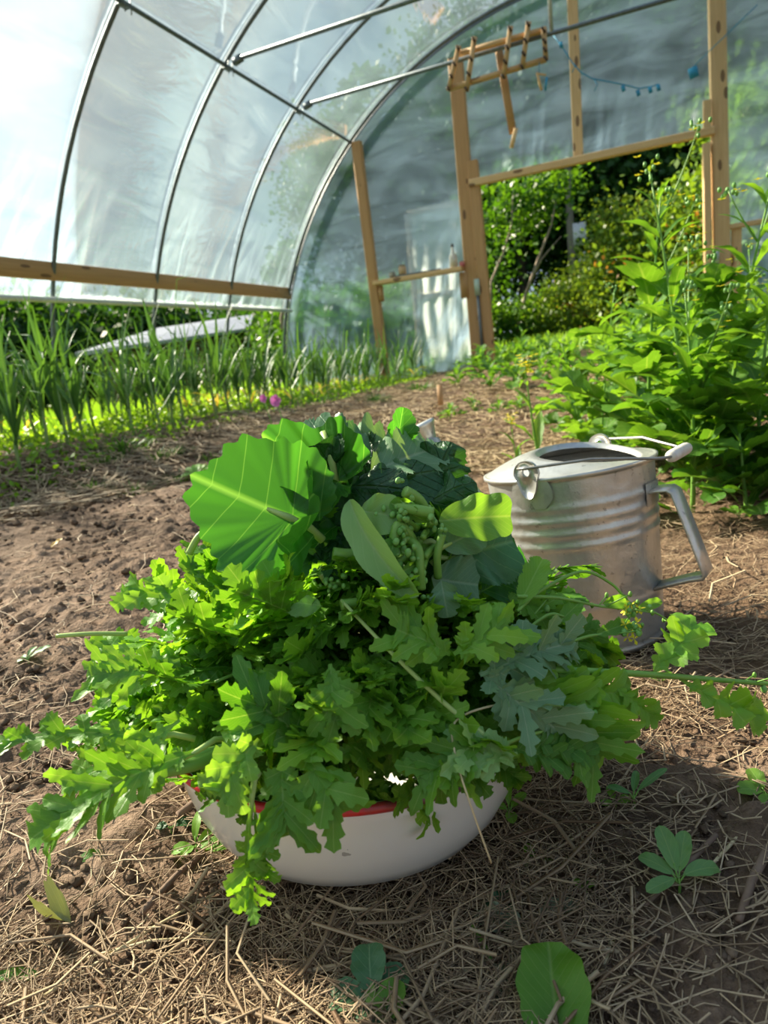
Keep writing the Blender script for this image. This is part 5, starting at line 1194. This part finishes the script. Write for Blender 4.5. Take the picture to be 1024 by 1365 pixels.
mb.add(top + bot, [(0, 1, 5, 4), (1, 2, 6, 5), (2, 3, 7, 6), (3, 0, 4, 7)]); mb.build('wall', MSH, shed, smooth=False)
pp = P(362, 437, 12.0); o = empty('wood_pile', on(pp.x, pp.y), 'brown heap of old timber at the right end of the low shed', 'timber'); r = random.Random(5)
mb = MB()
for i in range(16): mb.box((r.uniform(-.5, .3), r.uniform(-.3, .3), .1 + .065 * i), (r.uniform(.1, .7), r.uniform(-.3, .3), .1 + .065 * i + r.uniform(-.1, .2)), .12, .06)
mb.build('planks', MSH, o)
# lamp pole and the far white building
pb = PY(765, 400, 14.0); g = on(pb.x, pb.y, -.1); o = empty('lamp_pole', g, 'grey wooden pole with a small white lamp beyond the doorway', 'lamp pole')
mb = MB(); mb.tube([(0, 0, 0), (0, 0, 2.2), (0.03, 0, 5.2)], [.075, .07, .06], 12); mb.build('pole', plain('weathered_pole', (.27, .24, .2), (.18, .16, .13), .85, 10, .3, stretch=(1, 1, .2)), o)
q = PY(766, 345, 14.0) - g; q2 = PY(779, 342, 14.0) - g; mb = MB(); mb.tube([q, q + Vector((.1, -.02, .06)), q2 + Vector((0, 0, .03))], .018, 8); mb.build('lamp_arm', MGAL, o)
mb = MB(); mb.lathe([(0, .09), (.05, .08), (.07, 0), (.13, -.08), (.12, -.09), (0, -.05)], 20, Matrix.Translation(q2)); mb.build('lamp_head', plain('lamp_white', (.8, .8, .78), (.7, .7, .68), .4), o)
mb = MB(); q = PY(773, 312, 14.0) - g; mb.box(q + Vector((0, 0, -.2)), q + Vector((0, 0, .2)), .25, .12, up=(0, 1, 0)); mb.build('meter_box', plain('box_white', (.7, .72, .74), (.6, .62, .64), .4), o)
A0 = PY(812, 362, 13.0); B0 = PY(925, 322, 13.4); o = empty('far_house', on(A0.x + .8, 14.2), 'white eave and wall of a building half hidden behind the hedge', 'building'); s0 = Vector(o.location)
WHT = plain('white_siding', (.74, .74, .74), (.64, .64, .64), .6, 6, .1)
A0 -= s0; B0 -= s0; back = Vector((.4, 2.2, .5)); mb = MB(); th = Vector((0, 0, .14)); mb.add([A0, B0, B0 + back, A0 + back, A0 - th, B0 - th, B0 + back - th, A0 + back - th], [(0, 1, 2, 3), (7, 6, 5, 4), (0, 4, 5, 1), (1, 5, 6, 2), (2, 6, 7, 3), (3, 7, 4, 0)]); mb.build('roof', WHT, o, smooth=False)
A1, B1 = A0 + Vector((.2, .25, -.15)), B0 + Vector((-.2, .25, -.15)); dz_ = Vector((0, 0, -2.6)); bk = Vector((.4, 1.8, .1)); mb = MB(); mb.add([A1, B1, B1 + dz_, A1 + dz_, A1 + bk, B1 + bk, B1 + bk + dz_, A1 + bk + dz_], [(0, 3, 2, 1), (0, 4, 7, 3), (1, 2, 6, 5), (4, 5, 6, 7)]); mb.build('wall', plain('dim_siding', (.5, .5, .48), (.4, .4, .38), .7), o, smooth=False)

# ------------------------------------------------------------------ straw, clods, foreground weeds
def gnoise(X, Y):
    return gz_np(X, Y)
rng = np.random.default_rng(12)
def straws(n, dens, lo, hi, wlo, whi, lift, seed, rmin=.33, rmax=9., az=(-1.25, .75), cols=((.64, .47, .30), (.17, .105, .065))):
    r = np.random.default_rng(seed); pts_ = []; got = 0
    while got < n:
        rad = np.exp(r.uniform(math.log(rmin), math.log(rmax), n)); a = r.uniform(*az, n); X = rad * np.sin(a); Y = rad * np.cos(a)
        k = r.random(n) < dens(X, Y); k &= np.hypot(X + .36, Y - .65) > .145; k &= np.hypot(X + .12, Y - 1.23) > .135
        pts_.append(np.stack([X[k], Y[k]], 1)); got += k.sum()
    q = np.concatenate(pts_)[:n]; X, Y = q.T
    ln = r.uniform(lo, hi, n) * np.clip(r.lognormal(0, .35, n), .4, 2.2); w = r.uniform(wlo, whi, n) * (1 + .35 * np.hypot(X, Y)); th = r.uniform(0, 2 * math.pi, n)
    D = np.stack([np.cos(th), np.sin(th)], 1); bend = r.normal(0, .12, (n, 1)) * np.stack([-D[:, 1], D[:, 0]], 1); ends = []
    for s in (-.5, 0, .5):
        p2 = q + D * (s * ln)[:, None] + bend * ln[:, None] * (1 if s == 0 else 0); ends.append(p2)
    lift_ = r.random(n) ** 1.6 * lift; tilt = r.normal(0, .10, n) * ln
    Ps = [np.stack([p2[:, 0], p2[:, 1], gz_np(p2[:, 0], p2[:, 1]) + lift_ + .004 + t * tilt + np.abs(bend).sum(1) * .02], 1) for p2, t in zip(ends, (-.5, 0, .5))]
    X3 = np.stack([-D[:, 1], D[:, 0], 0 * th], 1); V = []
    ro = r.uniform(0, 2.1, n)
    for P_ in Ps:
        for c in range(3):
            a = ro + c * 2.094; V.append(P_ + X3 * (w * np.cos(a))[:, None] + np.array([0, 0, 1]) * (w * .55 * np.sin(a))[:, None])
    V = np.stack(V, 1).reshape(-1, 3); off = np.arange(n)[:, None, None] * 9
    f = [(s*3+c, s*3+(c+1) % 3, s*3+3+(c+1) % 3, s*3+3+c) for s in range(2) for c in range(3)]
    Fc = (np.array(f)[None] + off).reshape(-1, 4); m_ = r.random((n, 1)) ** 1.2; C_ = np.array(cols[0]) * (1 - m_) + np.array(cols[1]) * m_; C_ *= r.uniform(.75, 1.2, (n, 1))
    mb = MB(); mb.v = V.tolist(); mb.f = Fc.tolist(); mb.uv = [(0, 0)] * len(V); mb.hasc = True; mb.c = np.repeat(np.concatenate([C_, np.ones((n, 1))], 1), 9, 0).tolist(); return mb
MSTRAW = plain('straw', (1, 1, 1), (.72, .68, .62), .62, 40, 0, use_tint=True, spec=.25)
dn_front = lambda X, Y: np.where((Y < 3.3), straw_cover(X, Y) ** 1.3 * (.35 + .65 * (np.hypot(X, Y) < 3)), 0) * (X > -1.0)
tag(straws(24000, dn_front, .014, .075, .00025, .0008, .014, 41, .28, 3.4).build('straw_mulch', MSTRAW), 'loose tan straw mulch around the basin and the watering can', 'straw', kind='stuff')
tag(straws(1000, dn_front, .05, .13, .0008, .0024, .020, 42, .28, 2.4, cols=((.64, .48, .31), (.20, .12, .07))).build('coarse_straw', MSTRAW), 'coarse brown stalks and bark strips lying in the straw', 'straw', kind='stuff')
dn_left = lambda X, Y: straw_cover(X, Y) * (X < -1.4) * (Y < 4.5)
tag(straws(5500, dn_left, .05, .16, .0010, .0022, .03, 43, 1.5, 5.5, (-1.3, -.25), cols=((.55, .42, .28), (.26, .17, .11))).build('straw_mulch', MSTRAW), 'pale straw mulch on the slope below the garlic bed', 'straw', kind='stuff')
dn_path = lambda X, Y: straw_cover(X, Y) * (X > -2.3) * (X < .3) * (Y > 2.5)
tag(straws(5000, dn_path, .05, .18, .0010, .0020, .03, 44, 2.5, 8, (-.6, .1), cols=((.66, .50, .30), (.36, .25, .14))).build('straw_mulch', MSTRAW), 'straw covering the path toward the doorway', 'straw', kind='stuff')
dn_soil = lambda X, Y: (1 - straw_cover(X, Y)) * (X > -2.4) * (Y < 2.4) * .5 + .02
tag(straws(3200, dn_soil, .02, .07, .0005, .0012, .008, 45, .3, 3.0, cols=((.60, .45, .30), (.28, .19, .12))).build('scattered_straw', MSTRAW), 'scattered bits of straw on the bare dark soil', 'straw', kind='stuff')
# clods
def clods(n, dens, lo, hi, seed):
    r = np.random.default_rng(seed); th = np.arccos(np.linspace(1, -1, 5)); base = [(math.sin(t) * math.cos(a), math.sin(t) * math.sin(a), math.cos(t)) for t in th for a in np.arange(6) * math.pi / 3 + t]
    base = np.array(base); f = np.array([(i*6+k, (i+1)*6+k, (i+1)*6+(k+1) % 6, i*6+(k+1) % 6) for i in range(4) for k in range(6)]); pts_ = []; got = 0
    while got < n:
        rad = np.exp(r.uniform(math.log(.3), math.log(3), n)); a = r.uniform(-1.3, .75, n); X = rad * np.sin(a); Y = rad * np.cos(a); k = r.random(n) < dens(X, Y); k &= np.hypot(X + .36, Y - .65) > .165; k &= np.hypot(X + .12, Y - 1.23) > .145
        pts_.append(np.stack([X[k], Y[k]], 1)); got += k.sum()
    q = np.concatenate(pts_)[:n]; s = lo * (hi / lo) ** (r.random(n) ** 2.2) * (.6 + .5 * np.hypot(q[:, 0], q[:, 1]))
    V = base[None] * r.uniform(.72, 1.2, (n, len(base), 1)) * (s[:, None, None] * r.uniform(.75, 1.25, (n, 1, 3)) * np.array([1, 1, .75])); V += np.stack([q[:, 0], q[:, 1], gz_np(q[:, 0], q[:, 1]) + s * .25], 1)[:, None]
    mb = MB(); mb.v = V.reshape(-1, 3).tolist(); mb.f = (f[None] + np.arange(n)[:, None, None] * len(base)).reshape(-1, 4).tolist(); mb.uv = [(0, 0)] * len(mb.v); C_ = np.array([1, 1, 1]) * r.uniform(.6, 1.25, (n, 1)); mb.hasc = True; mb.c = np.repeat(np.concatenate([C_, np.ones((n, 1))], 1), len(base), 0).tolist(); return mb
MCL = plain('soil_clod', (.22, .15, .102), (.12, .08, .054), .95, 60, .6, use_tint=True, spec=.15)
dn_cl = lambda X, Y: np.clip(1.1 - straw_cover(X, Y), .12, 1) * (X > -2.3) * (Y < 2.5)
tag(clods(9000, dn_cl, .0013, .0085, 51).build('soil_clods', MCL), 'crumbly clods of brown soil on the bare bed', 'soil', kind='stuff')

# seedlings and single weeds near the camera
SEED = leaf_mat('seedling_leaf', (.10, .26, .07), (.20, .38, .13), .4, vein=.3, nveins=5, bumpy=.1)
def weed(px, py, leaves, label, name='seedling', m=SEED, h=.02, s=1.0, cat='seedling'):
    p = G(px, py); o = empty(name, p - Vector((0, 0, .004)), label, cat); r = random.Random(px * 7 + py); mb = MB(); ms = MB(); ms.tube([(0, 0, -.01), (.001, 0, h * .5), (0, .001, h)], [.0016, .0014, .001], 6)
    for (azd, ln, wd, el) in leaves:
        a = math.radians(azd); d = rgt.copy(); d.z = 0; d.normalize(); fw = Vector((-d.y, d.x, 0)); v = d * math.cos(a) + fw * math.sin(a); v.z = el
        z = Vector((0, 0, h)); ms.tube([z * .7, z + v * ln * .15], [.001, .0008], 5); blade(mb, frame(z, v, (0, -.3, 1)), ln, wd, n=20, cols=2, k=3, depth=.06, teeth=.03, curl=r.uniform(.3, .9), fold=.25, ruff=.05, pet=.12, peak=.55, seed=px + int(azd), sweep=.1)
    ms.build('stem', STEM, o); mb.build('foliage', m, o); return o
weed(905, 1190, [(150, .040, .016, .6), (100, .048, .020, 1.4), (200, .038, .015, .1), (55, .045, .018, 1.1), (10, .050, .018, .25)], 'pale green seedling with five leaves on the soil at lower right', h=.022)
weed(845, 1075, [(20, .055, .010, .5), (160, .030, .010, .4), (60, .03, .01, 1)], 'slim grassy seedling on the soil right of the basin', h=.02)
weed(680, 1095, [(160, .024, .012, .5), (30, .03, .012, .6), (270, .025, .014, .2), (80, .04, .010, 1.5)], 'small reddish-stemmed weed right of the basin', m=MUS, h=.02)
weed(820, 1075, [(100, .02, .01, 1), (200, .02, .01, .4), (0, .02, .012, .3)], 'tiny weed near the grassy seedling', m=MUS, h=.01)
weed(780, 1190, [(30, .014, .008, .4), (140, .014, .008, .6)], 'tiny two-leaved weed in the straw below the basin', m=MUS, h=.008)
weed(715, 1150, [(0, .02, .012, .2), (120, .02, .012, .6), (220, .018, .01, .4)], 'tiny weed in the shaded straw right of the basin', m=MUS, h=.008)
weed(262, 1135, [(95, .045, .012, 1.2), (185, .032, .016, .1), (350, .045, .020, .15), (40, .03, .012, .6), (230, .02, .012, .1)], 'green weed growing against the left foot of the basin', m=MUS, h=.012)
weed(228, 1108, [(20, .032, .016, .1), (170, .02, .012, .2)], 'two-leaved weed in the soil left of the basin', m=KDARK, h=.01)
weed(98, 1150, [(10, .034, .018, .15), (160, .026, .014, .2)], 'small green weed half buried at the far left', m=MUS, h=.006)
weed(38, 885, [(20, .045, .016, .5), (75, .03, .012, .9), (190, .045, .014, -.1), (150, .02, .01, .4)], 'grey-green seedling alone on the dark soil at left', h=.015)
weed(985, 690, [(30, .05, .02, .6), (150, .05, .02, .6), (90, .05, .02, .8)], 'seedling in the straw below the mustard bed', m=MUS, h=.01)
weed(880, 915, [(80, .04, .012, .9), (140, .03, .01, .7), (30, .03, .01, .6)], 'small weed in the sunlit straw right of the can foot', m=MUS, h=.01)
weed(265, 640, [(30, .10, .045, .5), (80, .09, .04, .9), (150, .10, .04, .6), (200, .08, .04, .3), (350, .09, .04, .3), (110, .08, .04, .8)], 'pale green leafy weed at the soil ridge behind the heap', m=MUSL, h=.03)
weed(40, 625, [(85, .10, .06, 1.4)], 'single bright upright leaf at the foot of the leftmost garlic', m=WEED, h=.01)
weed(1020, 1060, [(100, .03, .02, .7), (170, .03, .02, .4), (250, .03, .02, .2)], 'bright green sprout at the right edge of the soil', m=MUSL, h=.008)
weed(505, 1385, [(120, .055, .03, .5), (60, .045, .026, .7), (185, .045, .024, .2)], 'bright yellow-green jagged weed at the bottom edge', m=MUSL, h=.006)
weed(498, 1345, [(95, .045, .034, .9), (175, .04, .03, .3), (30, .038, .03, .35), (340, .035, .026, .1), (220, .035, .026, .1), (300, .03, .024, .1)], 'dull green round-leaved weed in the straw at bottom centre', m=KBLUE, h=.014)
def fallen(px, py, azd, ln, wd, label, m, el=.05, name='fallen_leaf', **k):
    p = G(px, py); o = empty(name, p + Vector((0, 0, .008)), label, 'leaf'); a = math.radians(azd); d = rgt.copy(); d.z = 0; d.normalize(); fw = Vector((-d.y, d.x, 0)); v = d * math.cos(a) + fw * math.sin(a); v.z = el
    mb = MB(); kw = dict(n=26, cols=3, k=3, depth=.06, teeth=.03, curl=.3, fold=.3, ruff=.08, pet=.03, peak=.5, rnd=.5, seed=px, sweep=.1); kw.update(k); blade(mb, frame((0, 0, 0), v, (0, -.2, 1)), ln, wd, **kw); mb.build('blade', m, o); return o
PALEF = leaf_mat('wilted_leaf', (.22, .27, .16), (.32, .36, .22), .3, vein=.4, vcol=(.5, .5, .38), nveins=5, bumpy=.4)
fallen(748, 1425, 82, .085, .062, 'large smooth green leaf at the bottom edge right of centre', MUS, .45, curl=.2)
fallen(97, 1238, 160, .030, .024, 'pale cupped wilted leaf on the straw at lower left', PALEF, .1, cup=8)
fallen(-8, 1312, 0, .045, .014, 'narrow green leaf entering at the lower left edge', MUS)
fallen(700, 1240, 165, .05, .028, 'wilted grey-green leaf lying in the straw below the basin', PALEF, ruff=.15); fallen(720, 1225, 10, .045, .02, 'second wilted leaf overlapping the grey-green one', PALEF, ruff=.15); fallen(640, 1225, 20, .05, .022, 'dull wilted leaf at the left of the wilted pair', KBLUE, ruff=.15)
fallen(665, 1345, 60, .06, .022, 'limp brownish leaf in the straw at the bottom', PALEF)
fallen(68, 735, 60, .045, .018, 'small yellow-brown leaf on the dark soil bed', leaf_mat('yellow_leaf', (.55, .33, .06), (.62, .4, .1), .3, nveins=3), .6)
fallen(660, 1300, 110, .045, .006, 'narrow green blade bent in the straw at bottom', MUS, .3)
# twigs
TW = plain('twig', (.26, .17, .12), (.16, .10, .07), .85, 30, .4)
def twig(pts, r, label, m=TW, name='twig'):
    q = [G(x, y) + Vector((0, 0, r * .8 + .004)) for x, y in pts]; o = MB(); o.tube(q, [r * (1 - .35 * i / (len(q) - 1)) for i in range(len(q))], 7); c = q[0]; ob = o.build(name, m, shift=c); tag(ob, label, 'twig'); return ob
twig([(1024, 1140), (1002, 1185), (985, 1238)], .0052, 'thick brown twig on the soil at the right edge'); twig([(955, 1120), (890, 1185), (860, 1215)], .003, 'dark twig running past the five-leaved seedling')
twig([(240, 1095), (290, 1055), (345, 1030)], .006, 'dark root-like twig beneath the drooping leaf at left'); twig([(190, 1225), (240, 1170), (285, 1135)], .004, 'brown stalk on the soil left of the basin foot')
twig([(160, 920), (130, 945), (112, 915)], .0035, 'crooked brown twig on the soil left of the heap'); twig([(655, 1220), (700, 1185), (718, 1150)], .0035, 'brown twig in the shade below the rusted rim')
twig([(985, 1120), (948, 1160), (928, 1178)], .002, 'thin straw stalk above the dark twig', DRY, 'straw_stalk'); twig([(90, 1290), (200, 1260), (330, 1250), (258, 1250)], .0016, 'long pale straw stalk lying flat at lower left', DRY, 'straw_stalk')
twig([(60, 1335), (140, 1285), (210, 1240), (300, 1190)], .0022, 'long tan straw stalk slanting up at lower left', DRY, 'straw_stalk'); twig([(800, 1320), (815, 1260), (828, 1270)], .002, 'pale stalk at the lower right', DRY, 'straw_stalk')
twig([(600, 1310), (650, 1290), (700, 1312), (720, 1330)], .003, 'flat pale straw blade by the large green leaf', DRY, 'straw_stalk'); twig([(855, 1010), (845, 985), (872, 955)], .002, 'pale flat straw blade on the soil at right', DRY, 'straw_stalk')
